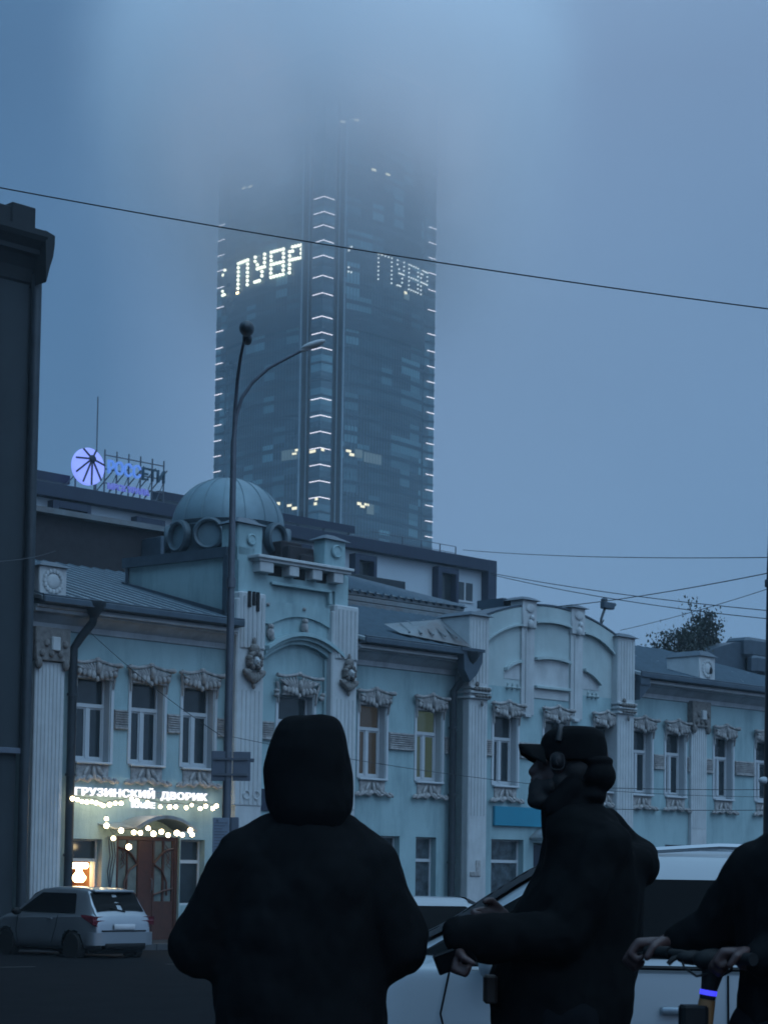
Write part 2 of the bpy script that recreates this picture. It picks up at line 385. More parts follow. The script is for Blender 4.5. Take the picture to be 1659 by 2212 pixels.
def capital(x0, x1, yf, z0):
    def f(b):
        for i in range(5):
            x = x0 + (x1 - x0) * (i + .5) / 5
            b.ell((x, yf - .02, z0 + .33), (.08, .09, .07), Matrix.Rotation(.5, 3, 'Y'), 8, 5)
            b.ell((x + .03, yf - .03, z0 + .12), (.07, .08, .05), None, 8, 5)
        b.ell((x0 + .12, yf - .03, z0 + .47), (.07, .06, .08), None, 8, 5); b.ell(((x0+x1)/2, yf - .02, z0 - .1), (.04, .05, .1), None, 8, 5)
    return f
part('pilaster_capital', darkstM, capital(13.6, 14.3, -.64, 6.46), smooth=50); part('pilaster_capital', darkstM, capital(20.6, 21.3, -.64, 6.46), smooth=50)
def lesene(x0, x1, zt):
    def f(b):
        b.box(x0 + .04, x1 - .04, -.37, -.3, 6.2, 8.9); b.bev(x0, x1, -.44, .1, 8.9, zt, .03)
        b.tube([(x0 + .22, -.385, 6.3), (x0 + .22, -.385, 8.9)], .02, 6)
        b.ell(((x0+x1)/2, -.47, 9.0), (.12, .08, .16), None, 10, 6); b.ell(((x0+x1)/2 + .05, -.49, 9.2), (.09, .07, .1), None, 10, 6)
        b.ell(((x0+x1)/2, -.46, 9.5), (.2, .03, .15), None, 12, 6)
        b.bev(x0 + .2, x1 - .2, -.42, -.3, 6.12, 6.2, .01)
    return f
part('lesene', trimM, lesene(16.0, 16.67, 9.74), smooth=40); part('lesene', trimM, lesene(18.34, 19.01, 9.74), smooth=40)
for x0, x1, z0, z1, zm in ((14.36, 16.0, 8.30, 8.95, 8.74), (16.67, 18.34, 9.10, 9.10, 9.17), (19.01, 20.53, 8.98, 8.42, 8.84)):
    b = MB(); lo = arc(x0, x1, z0, z1, zm, 10)
    gtop = lambda x: 8.72 + .02*((x - 13.55)/7.78) + 4*((x - 13.55)/7.78)*(1-(x - 13.55)/7.78)*.93 - .02
    b.band(lo, [(x, gtop(x)) for x, _ in lo], -.38, -.3); b.band([(x, z - .03) for x, z in lo], [(x, z + .03) for x, z in lo], -.46, -.38); b.build('gable_band', paleM, man)
for x0, x1, z0, z1, zm, zb in ((15.3, 16.02, 7.55, 7.84, 7.75, 7.25), (16.68, 18.33, 7.98, 7.98, 8.06, 7.13), (19.03, 19.85, 7.82, 7.42, 7.68, 7.2)):
    b = MB(); hi = arc(x0, x1, z0, z1, zm, 8); b.band([(x, zb) for x, _ in hi], [(x, z - .06) for x, z in hi], -.315, -.3); b.build('gable_panel', trimM, man)
    b = MB(); b.band([(x, z - .06) for x, z in hi], [(x, z + .03) for x, z in hi], -.46, -.3); b.build('gable_moulding', paleM, man)
part('gable_panel', trimM, lambda b: b.box(16.68, 18.33, -.33, -.3, 6.75, 7.05)); part('gable_moulding', paleM, lambda b: b.bev(16.68, 18.33, -.46, -.3, 7.05, 7.14, .02))
for c in (15.45, 15.67, 15.9, 19.3, 19.5, 19.7): part('plaster_drop', paleM, lambda b: (b.ell((c, -.36, 6.98), (.06, .11, .055), None, 8, 6), b.ell((c + .01, -.33, 7.06), (.03, .05, .08), None, 8, 6)), smooth=40)
def arches(b):
    o1 = arc(5.5, 8.3, 7.36, 7.36, 7.84, 18); i1 = arc(5.5, 8.3, 7.26, 7.26, 7.73, 18)
    b.band(i1, o1, -.62, -.2)
    i2 = arc(5.5, 8.3, 7.14, 7.14, 7.63, 18); b.band(i2, [(x, z) for x, z in i1], -.50, -.2)
    i3 = arc(5.56, 8.24, 7.02, 7.02, 7.52, 18); b.band(i3, [(x, z + .0) for x, z in i2], -.38, -.2)
part('niche_arch', wallM, arches, smooth=30)
for x, z in ((5.68, 7.72), (6.93, 7.98), (8.16, 7.7)):
    part('arch_bracket', ornM, lambda b: (b.ell((x, -.44, z), (.11, .12, .17), None, 10, 6), b.ell((x, -.46, z + .18), (.09, .1, .08), None, 10, 6), b.ell((x + .06, -.44, z - .12), (.07, .1, .08), None, 8, 6)), smooth=60)
for x in (5.6, 6.93): part('plaster_boss', ornM, lambda b: b.ell((x, -.42, 8.5), (.06, .05, .05), None, 8, 6), smooth=60)
def niche_jamb(b):
    b.bev(5.42, 5.5, -.42, -.2, 3.0, 7.3, .02); b.bev(8.0, 8.12, -.38, -.2, 3.0, 7.3, .02); b.bev(7.86, 7.94, -.3, -.2, 3.0, 7.2, .02)
part('niche_jamb', wallM, niche_jamb)
def ledge(b):
    b.bev(4.9, 8.45, -.82, -.3, 9.68, 9.76, .02); b.bev(5.0, 8.4, -.74, -.3, 9.6, 9.68, .01)
    for x in (5.05, 6.12, 6.98, 7.78): b.bev(x, x + (.5 if x < 5.5 else .36), -.7, -.35, 9.32, 9.6, .02)
part('attic_ledge', trimM, ledge)
def attic_dark(b):
    for x0, x1 in ((5.6, 6.08), (6.52, 6.94), (7.38, 7.74)): b.box(x0, x1, -.42, -.398, 9.3, 9.58)
part('attic_opening', blackM, attic_dark)
part('attic_moulding', wallM, lambda b: [b.bev(5.66, 7.9, -.5, -.38, 9.05, 9.13, .02), b.bev(7.80, 7.9, -.5, -.38, 8.72, 9.05, .02)])
part('post_medallion', wallM, lambda b: [b.lathe([(.02, 0), (.16, 0), (.19, .05), (.16, .09), (.13, .05), (.02, .05)], (0, 0, 0), 16)], smooth=40).matrix_local = Matrix.Translation((8.14, -.36, 10.26)) @ Matrix.Rotation(R(90), 4, 'X')
part('post_medallion', wallM, lambda b: [b.lathe([(.02, 0), (.13, 0), (.16, .04), (.13, .07), (.1, .04), (.02, .04)], (0, 0, 0), 16)], smooth=40).matrix_local = Matrix.Translation((5.0, -.36, 10.2)) @ Matrix.Rotation(R(90), 4, 'X')
def attic_caps(b):
    b.loft([[Vector(p) for p in ((4.42, -.45, 10.62), (5.5, -.45, 10.6), (5.5, .45, 10.6), (4.42, .45, 10.62))], [Vector(p) for p in ((4.8, -.1, 10.82), (5.1, -.1, 10.82), (5.1, .1, 10.82), (4.8, .1, 10.82))]])
    b.loft([[Vector(p) for p in ((7.62, -.45, 10.58), (8.66, -.45, 10.56), (8.66, .25, 10.56), (7.62, .25, 10.58))], [Vector(p) for p in ((8.0, -.1, 10.76), (8.3, -.1, 10.76), (8.3, 0, 10.76), (8.0, 0, 10.76))]])
    # flashing along the attic side walls
    for x in (4.43,):
        b.add([Vector(q) for q in ((x, 0, 9.70), (x, 4.6, 9.84), (x, 4.6, 10.12), (x, 0, 9.98), (x+.5, 0, 9.70), (x+.5, 4.6, 9.84), (x+.5, 4.6, 10.12), (x+.5, 0, 9.98))], [(0, 1, 2, 3), (7, 6, 5, 4), (0, 4, 5, 1), (1, 5, 6, 2), (2, 6, 7, 3), (3, 7, 4, 0)])
        b.add([Vector(q) for q in ((x, .0, 8.02), (x, 4.6, 9.24), (x, 4.6, 9.46), (x, .0, 8.24), (x+.3, .0, 8.02), (x+.3, 4.6, 9.24), (x+.3, 4.6, 9.46), (x+.3, .0, 8.24))], [(0, 1, 2, 3), (7, 6, 5, 4), (0, 4, 5, 1), (1, 5, 6, 2), (2, 6, 7, 3), (3, 7, 4, 0)])
        b.box(x, x + .2, -.06, .12, 8.1, 9.75); b.box(x + .02, x + .1, 4.38, 4.46, 9.3, 9.9)
    b.add([Vector(q) for q in ((4.93, .1, 9.78), (8.5, .1, 9.78), (8.5, 4.5, 9.95), (4.93, 4.5, 9.95), (4.93, .1, 9.70), (8.5, .1, 9.70), (8.5, 4.5, 9.86), (4.93, 4.5, 9.86))], [(0, 1, 2, 3), (7, 6, 5, 4), (0, 4, 5, 1), (1, 5, 6, 2), (2, 6, 7, 3), (3, 7, 4, 0)])
part('attic_cap', capM, attic_caps)
part('chimney', brickM, lambda b: [b.bev(6.75, 7.7, .05, .45, 9.75, 10.32, .04), b.bev(6.72, 7.5, .3, .8, 9.75, 10.48, .06), b.bev(7.1, 7.6, -.1, .2, 9.75, 10.1, .05)])

# fluted corner column, right-hand pilaster, pedestals standing on the cornice
def flat_pil(x0, x1, y, zt):
    def f(b):
        b.bev(x0, x1, y, .1, -1.4, zt, .02); flutes(b, x0 + .05, x1 - .05, y, -.2 if x0 < 0 else 2.9, zt - .05, 7, .022)
        b.bev(x0 - .05, x1 + .05, y - .04, .1, -1.4, .3, .02)
    return f
part('pilaster', trimM, flat_pil(-1.8, -.92, -.28, 6.35), smooth=35); part('pilaster', trimM, flat_pil(25.06, 25.94, -.13, 6.4), smooth=35)
def flat_cap(x0, x1, y, z0, z1):
    def f(b):
        b.bev(x0 - .08, x1 + .08, y - .1, .1, z0 + .12, z1, .03)
        for x in (x0 + .04, x1 - .04): b.ell((x, y - .06, z0 + .05), (.1, .1, .16), None, 8, 6)
        for i in range(6): b.ell((x0 + .1 + i * (x1-x0-.2)/5, y - .12, z0 + .3 + .25 * (i % 2)), (.08, .06, .1), None, 8, 5)
    return f
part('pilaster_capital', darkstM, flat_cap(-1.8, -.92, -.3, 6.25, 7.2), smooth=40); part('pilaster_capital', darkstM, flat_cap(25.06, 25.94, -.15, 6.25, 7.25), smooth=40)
part('capital_boss', trimM, lambda b: b.bev(-1.46, -1.2, -.5, -.35, 6.62, 6.96, .03)); part('capital_boss', trimM, lambda b: b.bev(25.4, 25.64, -.36, -.2, 6.62, 6.94, .03))
def pedestal(x0, x1, yf, yb, z0, z1):
    def f(b):
        b.bev(x0, x1, yf, yb, z0, z1, .03)
        c = (x0 + x1) / 2
        for k in range(16):
            a = k * math.pi / 8; b.ell((c + .26*math.cos(a), yf - .01, z0 + .42 + .26*math.sin(a)), (.07, .05, .07), None, 6, 4)
        b.ell((c, yf, z0 + .42), (.2, .05, .2), None, 12, 6)
    return f
part('pedestal', trimM, pedestal(-1.9, -1.08, -.5, .5, 7.9, 8.68), smooth=40); part('pedestal', trimM, pedestal(25.05, 25.95, -.45, .95, 7.95, 8.78), smooth=40)
part('pedestal_hole', blackM, lambda b: b.ell((25.65, -.47, 8.3), (.1, .06, .14), None, 10, 6))
def hip(x0, x1, y0, y1, z, h=.14):
    part('pedestal_cap', capM, lambda b: b.loft([[Vector(p) for p in ((x0-.06, y0-.08, z), (x1+.06, y0-.08, z), (x1+.06, y1+.05, z), (x0-.06, y1+.05, z))], [Vector(p) for p in ((x0+.2, y0+.15, z+h), (x1-.2, y0+.15, z+h), (x1-.2, y1-.1, z+h), (x0+.2, y1-.1, z+h))]]))
hip(-1.9, -1.08, -.5, .5, 8.68); hip(25.05, 25.95, -.45, .95, 8.78, .2); hip(13.46, 14.36, -.6, .75, 9.0); hip(20.5, 21.42, -.6, .75, 9.0); hip(15.96, 16.71, -.46, .35, 9.74, .12); hip(18.3, 19.05, -.46, .35, 9.74, .12)
for x0 in (15.9, 18.25): part('post_back', capM, lambda b: b.add([Vector(q) for q in ((x0, .3, 9.55), (x0 + .75, .3, 9.55), (x0 + .75, .3, 9.84), (x0, .3, 9.84), (x0, 1.4, 9.6), (x0+.75, 1.4, 9.6), (x0+.75, 1.4, 9.84), (x0, 1.4, 9.84))], [(0, 1, 2, 3), (7, 6, 5, 4), (0, 4, 5, 1), (1, 5, 6, 2), (2, 6, 7, 3), (3, 7, 4, 0)]))
part('coping', capM, lambda b: b.band([(x, z + .002) for x, z in arcT], [(x, z + .06) for x, z in arcT], -.4, .6))

# plaster heads
def mascaron(b):
    b.ell((0.02, -.15, .01), (.095, .12, .14), None, 12, 8); b.ell((0, -.28, -.02), (.03, .05, .07), None, 8, 5)
    b.ell((0, -.27, -.1), (.05, .03, .02), None, 8, 4); b.ell((-.05, -.27, .04), (.035, .02, .02), None, 6, 4); b.ell((.05, -.27, .04), (.035, .02, .02), None, 6, 4)
def mascaron_hair(b):
    for k in range(13):
        a = -.9 + k * (math.pi + 1.8) / 12
        b.ell(((.17 + .03*(k % 2))*math.cos(a), -.11, .03 + (.20 + .03*((k+1) % 2))*math.sin(a)), (.075, .14, .085), None, 8, 6)
    b.ell((0, -.1, .34), (.17, .12, .16), None, 10, 6); b.ell((0, -.08, .54), (.06, .07, .13), None, 8, 6)
    for k in range(7):
        t = (k - 3) / 3
        b.ell((t * .26, -.1, -.33 - .1 * (1 - t*t)), (.08, .1, .17), Matrix.Rotation(t * .8, 3, 'Y'), 8, 6)
    b.ell((0, -.08, -.62), (.05, .06, .12), None, 8, 6); b.ell((-.22, -.1, -.28), (.12, .1, .09), None, 8, 6); b.ell((.22, -.1, -.28), (.12, .1, .09), None, 8, 6)
h1 = part('plaster_head', trimM, mascaron, smooth=60); h1.location = (4.96, -.54, 6.86)
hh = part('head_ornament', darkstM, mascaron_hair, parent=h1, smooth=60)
h2 = copy_tree(h1, man, (8.48, -.54, 6.82)); h2.scale = (.9, .9, .86)

# windows with their stucco
def leaf(b, p0, p1, wd, th, nu=8, nv=6):
    p0, p1 = Vector(p0), Vector(p1); d = p1 - p0; L = d.length
    b.ell((p0 + p1) / 2, (wd, th, L / 2), Vector((0, 0, 1)).rotation_difference(d).to_matrix(), nu, nv)
def crown_mesh(big=False):
    b = MB(); k = 1.0
    pk = .50 if not big else .62; hw = .72 if not big else .86
    # roof-like upper moulding sweeping up to a peak, with hooked ends
    for sgn in (-1, 1):
        pts = [(sgn * hw * t, -.13 - .05*t, (pk - .14 * t ** .8) + (.06 * (t - .7) / .3 if t > .7 else 0)) for t in (0, .2, .4, .6, .8, 1)]
        b.tube(pts, [.05, .05, .045, .045, .05, .06], 7)
        b.ell((sgn * hw, -.16, .40 if not big else .1), (.075, .09, .06), None, 8, 6)
        if big: b.ell((sgn * hw * .97, -.14, 0), (.08, .09, .08), None, 8, 6)
        for i in range(6):                                   # fan leaves
            t = i / 5
            a = Vector((sgn * (.04 + .03*i), -.1, .10 + .02*i)); e = Vector((sgn * (.12 + .52 * t) * (hw/.72), -.15, (pk - .06 - .12 * t)))
            leaf(b, a, e, .05, .06)
        for i in range(4):                                   # scallops along the lower edge
            x = sgn * (.13 + .15 * i)
            leaf(b, (x * .9, -.12, .26), (x, -.17, .0 + (.03 * i)), .075, .07)
        b.tube([(sgn * hw * .92, -.1, .36), (sgn * hw * .84, -.08, .15), (sgn * hw * .8, -.06, -.2)], [.05, .04, .03], 6)
    b.ell((0, -.18, .3), (.07, .1, .16), None, 8, 6); b.ell((0, -.15, pk), (.09, .08, .07), None, 8, 6); b.ell((0, -.14, .02), (.06, .06, .08), None, 8, 6)
    b.box(-.56, .56, -.1, .0, .02, .34)
    return b
def apron_fn(b):
    b.box(-.5, .5, -.03, 0, -.36, -.03)
    for sgn in (-1, 1):
        for i in range(4):
            x = sgn * (.08 + .17 * i); leaf(b, (x, -.1, -.3 - .02*i), (x + sgn * .18, -.12, -.47 + .03 * math.sin(i*2)), .06, .07)
        b.tube([(0, -.08, -.34), (sgn*.2, -.12, -.46), (sgn*.42, -.12, -.40), (sgn*.62, -.12, -.47), (sgn*.72, -.1, -.42)], .045, 7)
        leaf(b, (sgn*.12, -.05, -.08), (sgn*.3, -.08, -.34), .07, .04)
    leaf(b, (0, -.05, -.06), (0, -.12, -.42), .06, .06)
def make_window(wd, gm):
    h = wd / 2; H = UZ1 - UZ0; tr = 5.40 - UZ0
    b = MB()
    b.box(-h, -h + .07, .24, .32, 0, H); b.box(h - .07, h, .24, .32, 0, H); b.box(-h + .07, h - .07, .24, .32, H - .06, H); b.box(-h + .07, h - .07, .24, .32, 0, .1)
    b.bev(-h + .07, h - .07, .22, .32, tr - .05, tr + .05, .01); b.box(-.06, .06, .23, .32, .1, tr - .05)
    for x0, x1 in ((-h + .07, -.06), (.06, h - .07)):
        b.box(x0, x0 + .035, .26, .31, .1, tr - .05); b.box(x1 - .035, x1, .26, .31, .1, tr - .05); b.box(x0 + .035, x1 - .035, .26, .31, .1, .14); b.box(x0 + .035, x1 - .035, .26, .31, tr - .09, tr - .05)
    b.box(h - .02, h - .002, .0, .24, .0, H); b.box(-h + .002, -h + .02, .0, .24, .0, H)
    # thin raised surround
    b.bev(-h - .10, -h - .005, -.035, 0, 0, H + .1, .01); b.bev(h + .005, h + .10, -.035, 0, 0, H + .1, .01)
    o = b.build('window', frameM, man)
    g = MB(); g.box(-h + .05, h - .05, .285, .295, .05, H - .03); g.build('pane', gm, o)
    s = MB(); s.bev(-h - .04, h + .04, -.12, .24, -.06, .0, .02); s.build('sill', frameM, o)
    cr = crown_mesh(wd > 1.2).build('window_crown', ornM, o, 60); cr.location = (0, 0, H - .08 if wd < 1.2 else H - .04)
    ap = part('window_apron', ornM, apron_fn, o, 60); ap.location = (0, 0, -.04)
    return o
W0 = make_window(1.06, glassM); W0.location = (secA[0][0] + .53, 0, UZ0)
W0.children[2].location.z += 0
for a, b_ in secA[1:] + secD: copy_tree(W0, man, ((a + b_) / 2, 0, UZ0))
for a, b_ in secC: copy_tree(W0, man, ((a + b_) / 2, -.3, UZ0))
W1 = make_window(1.06, brownM); W1.location = (secB[0][0] + .53, 0, UZ0); W1['label'] = 'window with brown curtains'
W2 = make_window(1.06, warmgM); W2.location = (secB[1][0] + .53, 0, UZ0); W2['label'] = 'window with yellow green light behind the curtain'
W3 = make_window(1.30, glassM); W3.location = (6.87, -.2, UZ0)
# louvred stucco bands between the windows
def louvre(x0, x1, y=0):
    b = MB(); b.box(x0, x1, y - .03, y, 4.84, 5.34)
    for i in range(7): b.bev(x0, x1, y - .075, y - .03, 5.28 - i * .062, 5.28 - i * .062 + .034, .008)
    b.bev(x0, x1, y - .09, y - .03, 4.84, 4.90, .01); o = b.build('stucco_band', ornM, man)
for x0, x1, y in ((.82, 1.24, 0), (2.54, 2.94, 0), (4.22, 4.46, 0), (5.5, 6.06, -.2), (10.68, 11.7, 0), (13.02, 13.44, 0), (14.38, 14.76, -.3), (16.05, 17.08, -.3), (18.38, 19.5, -.3),
                  (21.44, 21.84, 0), (23.13, 23.67, 0), (24.97, 25.06, 0), (25.97, 26.4, 0), (27.71, 28.86, 0), (30.16, 31.2, 0)): louvre(x0, x1, y)

# cornices with gutters, roofs
def cornice(x0, x1):
    prof = [(.0, 7.18), (-.06, 7.2), (-.08, 7.34), (-.34, 7.52), (-.5, 7.56), (-.5, 7.64), (-.58, 7.66), (-.58, 7.72), (0.3, 7.8)]
    b = MB(); b.loft([[Vector((x, y, z)) for y, z in prof] for x in (x0, x1)])
    for i in range(int((x1-x0)/.9)): pass
    b.build('cornice', corM, man)
    b = MB(); b.box(x0, x1, -.8, .3, 7.735, 7.80); b.bev(x0, x1, -.86, -.74, 7.74, 7.90, .03); b.tube([(x0, -.80, 7.93), (x1, -.80, 7.93)], .03, 6)
    b.build('gutter', capM, man)
cornice(-1.98, 4.44); cornice(8.92, 13.46); cornice(21.42, 34.05)
for x0, x1 in ((-.3, 4.4), (8.95, 12.9), (21.6, 34)): part('cornice_moulding', trimM, lambda b: b.bev(x0, x1, -.64, -.52, 7.60, 7.655, .01))
sl = (10.33 - 7.88) / 8.75
rz_ = lambda y: 7.88 + (y + .75) * sl
SEAMS = []
def roof_fn(b):
    for x0, x1, y0 in ((-2.0, 4.45, -.78), (4.45, 8.9, .2), (8.9, 13.5, -.78), (13.5, 21.4, .45), (21.4, 34.1, -.78)):
        b.add([Vector((x, y, rz_(y) + dz)) for x, y, dz in ((x0, y0, .02), (x1, y0, .02), (x1, 8, .02), (x0, 8, .02), (x0, y0, -.08), (x1, y0, -.08), (x1, 8, -.08), (x0, 8, -.08))], [(0, 1, 2, 3), (7, 6, 5, 4), (0, 4, 5, 1), (1, 5, 6, 2), (2, 6, 7, 3), (3, 7, 4, 0)])
    b.add([Vector(q) for q in ((-2, 8, 10.35), (34.1, 8, 10.35), (34.1, 15, 8), (-2, 15, 8))], [(0, 1, 2, 3)])
    x = -1.9
    while x < 34:
        y0 = -.78 if (x < 4.4 or 8.95 < x < 13.45 or x > 21.5) else (4.4 if x < 9 else 1.0)
        SEAMS.append((x, y0)); x += .40 if 8.9 < x < 13.5 else .46
    random.seed(3)
    for k in range(40):
        xx = random.uniform(-1.8, 33); yy = random.uniform(0, 7)
        if 4.3 < xx < 9: continue
        b.box(xx, xx + .42, yy, yy + .03, rz_(yy) + .02, rz_(yy) + .05)
    for i in range(8):                                       # low vault behind the round gable
        a0 = i / 8; a1 = (i + 1) / 8
        f = lambda t: (14.3 + 6.3*t, 8.75 + 4*t*(1-t)*.95)
        (xa, za), (xb, zb) = f(a0), f(a1)
        b.add([Vector((xa, .45, za)), Vector((xb, .45, zb)), Vector((xb, 2.2, zb - .15)), Vector((xa, 2.2, za - .15))], [(0, 1, 2, 3)])
rfo = part('roof', roofM, roof_fn)
part('roof_seams', capM, lambda b: [b.tube([(x, y0, rz_(y0) - .02), (x, 8, rz_(8) - .02)], .085, 4) for x, y0 in SEAMS], parent=rfo)
# folded metal saddle where the roof meets the gabled bay
part('roof_saddle', roof2M, lambda b: (b.add([Vector(q) for q in ((11.6, .5, 8.35), (13.45, -.7, 8.0), (13.45, .6, 8.95), (12.0, 1.6, 8.75))], [(0, 1, 2, 3)]), [b.tube([(11.9 + .3*i, .4 - .2*i, 8.4 - .03*i), (12.3 + .28*i, 1.2 - .1*i, 8.75 + .05*i)], .03, 4) for i in range(5)]))
# projecting corner with rain-water heads and pipes
def pipe(pts, hopper):
    b = MB(); b.tube(pts, .11, 10); x, y, z = pts[0]
    b.loft([[Vector((x + r*math.cos(a*math.pi/4), y + r*math.sin(a*math.pi/4), z + h)) for a in range(8)] for r, h in ((.1, -.1), (.16, 0), (.28, .18), (.3, .3))])
    for zz in (5.6, 3.6, 1.6): b.lathe([(.14, -.03), (.14, .03)], (pts[-1][0], pts[-1][1], zz), 10)
    b.build('downpipe', pipeM, man, 40)
pipe([(-.35, -.66, 7.62), (-.35, -.6, 7.4), (-.5, -.35, 7.05), (-.62, -.2, 6.75), (-.62, -.2, -.4)], 1)
pipe([(13.3, -.75, 7.55), (13.3, -.7, 7.35), (13.25, -.45, 7.0), (13.16, -.22, 6.7), (13.16, -.22, -.6)], 1)
part('eave_end', capM, lambda b: (b.prism([(12.9, 7.95), (13.75, 7.9), (13.72, 7.55), (13.5, 7.2), (13.2, 6.95), (12.95, 7.3)], -.86, -.58), b.box(12.8, 13.8, -.9, -.5, 7.86, 7.95)))
part('eave_end', capM, lambda b: (b.prism([(21.42, 7.75), (21.42, 7.0), (22.0, 7.5)], -.75, -.1), b.box(21.42, 21.9, -.8, -.1, 7.5, 7.74)))

# dome behind the attic
dm = empty('dome', (6.5, 2.4, 0)); dm.parent = man
b = MB(); prof = []
for i in range(13):
    a = i / 12 * math.pi / 2; prof.append((1.60 * math.cos(a) + .001, 11.02 + 1.42 * math.sin(a)))
b.lathe([(1.60, 10.9)] + prof, (0, 0, 0), 48)
for i in range(16):
    a = i * math.pi / 8; b.tube([(1.61*math.cos(t)*math.cos(a), 1.61*math.cos(t)*math.sin(a), 11.02 + 1.43*math.sin(t)) for t in [k*math.pi/24 for k in range(12)]], .012, 4)
b.build('cupola_shell', domeM, dm, 40)
b = MB(); b.lathe([(1.62, 9.7), (1.74, 9.75), (1.72, 9.95), (1.62, 10.1), (1.58, 10.9), (1.64, 11.0), (1.66, 11.04), (1.60, 11.06)], (0, 0, 0), 48); b.build('drum', dome2M, dm, 40)
for k in range(10):
    a = R(-112 + 36 * k - FANG*0)
    M = Matrix.Rotation(a, 4, 'Z') @ Matrix.Translation((1.6, 0, 10.58)) @ Matrix.Rotation(R(90), 4, 'Y')
    b = MB(); b.lathe([(.34, 0), (.34, .16), (.40, .2), (.46, .16), (.48, 0)], (0, 0, 0), 24); b.v = [tuple(M @ Vector(v)) for v in b.v]
    o = b.build('oculus', dome2M, dm, 40)
    b = MB(); b.lathe([(.001, .05), (.34, .05), (.34, .02), (.001, .02)], (0, 0, 0), 24); b.v = [tuple(M @ Vector(v)) for v in b.v]
    b.build('oculus_plate', domeM, o, 40)

# ground floor: cafe front, doors, shop windows
def shop_window(x0, x1, y, z0, z1, zbar, gm, cols=1):
    b = MB(); t = .05
    b.box(x0, x0 + t, y + .22, y + .3, z0, z1); b.box(x1 - t, x1, y + .22, y + .3, z0, z1); b.box(x0 + t, x1 - t, y + .22, y + .3, z1 - t, z1); b.box(x0 + t, x1 - t, y + .22, y + .3, z0, z0 + t)
    b.box(x0 + t, x1 - t, y + .21, y + .3, zbar - .045, zbar + .045)
    o = b.build('shop_window', frameM, man)
    MB().box(x0 + .03, x1 - .03, y + .26, y + .27, z0 + .03, z1 - .03).build('pane', gm, o)
    b = MB()                                                    # shelves and goods seen dimly behind the pane
    return o
shopglass = mat('shop_glass', (.04, .055, .065), .2, var=.85, vscale=4)
shop_window(9.95, 11.2, 0, .4, 2.33, 1.65, shopglass); shop_window(11.87, 12.73, 0, .4, 2.33, 1.65, shopglass)
shop_window(14.82, 16.29, -.3, .4, 2.33, 1.66, shopglass); shop_window(18.6, 20.2, -.3, .4, 2.33, 1.66, shopglass); shop_window(6.1, 7.6, -.2, .4, 2.33, 1.6, shopglass)
for a, b_ in secD[1:]: shop_window(a, b_, 0, .4, 2.33, 1.65, shopglass)
shop_window(3.08, 3.9, 0, .35, 2.07, 1.49, glassM)
for x0, x1, y0, z0, z1 in ((14.6, 16.5, -.3, .3, 2.3),): pass
part('shop_door', navyM, lambda b: (b.box(16.8, 17.85, -.1, 0, -.7, 2.2),))
part('door_canopy', roofM, lambda b: b.band([(x, z) for x, z in arc(16.55, 18.1, 2.36, 2.36, 2.7, 10)], [(x, z + .05) for x, z in arc(16.55, 18.1, 2.36, 2.36, 2.7, 10)], -1.0, -.3), smooth=30)
part('plaster_scar', ornM, lambda b: (b.bev(13.6, 14.05, -.6, -.55, 1.2, 1.34, .02), b.bev(13.85, 14.05, -.6, -.55, 1.3, 1.68, .02)))
part('wall_ring', trimM, lambda b: [b.tube([(cx + .11*math.cos(a*math.pi/6), -.54, 3.3 + .11*math.sin(a*math.pi/6)) for a in range(13)], .02, 5) for cx in (4.85, 5.2)])
part('house_number_plate', navyM, lambda b: b.bev(5.62, 6.0, -.26, -.2, 2.9, 3.5, .02))
# left cafe window, open to a lit room
cw = MB(); y = 0; x0, x1, z0, z1 = -.38, .55, .45, 2.02; t = .05
cw.box(x0, x0 + t, .22, .3, z0, z1); cw.box(x1 - t, x1, .22, .3, z0, z1); cw.box(x0 + t, x1 - t, .22, .3, z1 - t, z1); cw.box(x0 + t, x1 - t, .22, .3, z0, z0 + t); cw.box(x0 + t, x1 - t, .21, .3, 1.45, 1.53)
cwo = cw.build('shop_window', frameM, man)
MB().box(x0 + .03, x1 - .03, .255, .262, 1.5, z1 - .03).build('pane', glassM, cwo)
room = mat('cafe_room_wall', (.35, .17, .07), .8)
rm = MB(); rm.box(-.9, 1.0, 2.0, 2.1, 0, 2.2); rm.box(-.95, -.85, .5, 2.0, 0, 2.2); rm.box(.9, 1.0, .5, 2.0, 0, 2.2); rm.box(-.9, .9, .5, 2.0, 2.1, 2.2); rm.box(-.9, .9, .5, 2.0, 0, .1); rm.build('cafe_room', room, man)
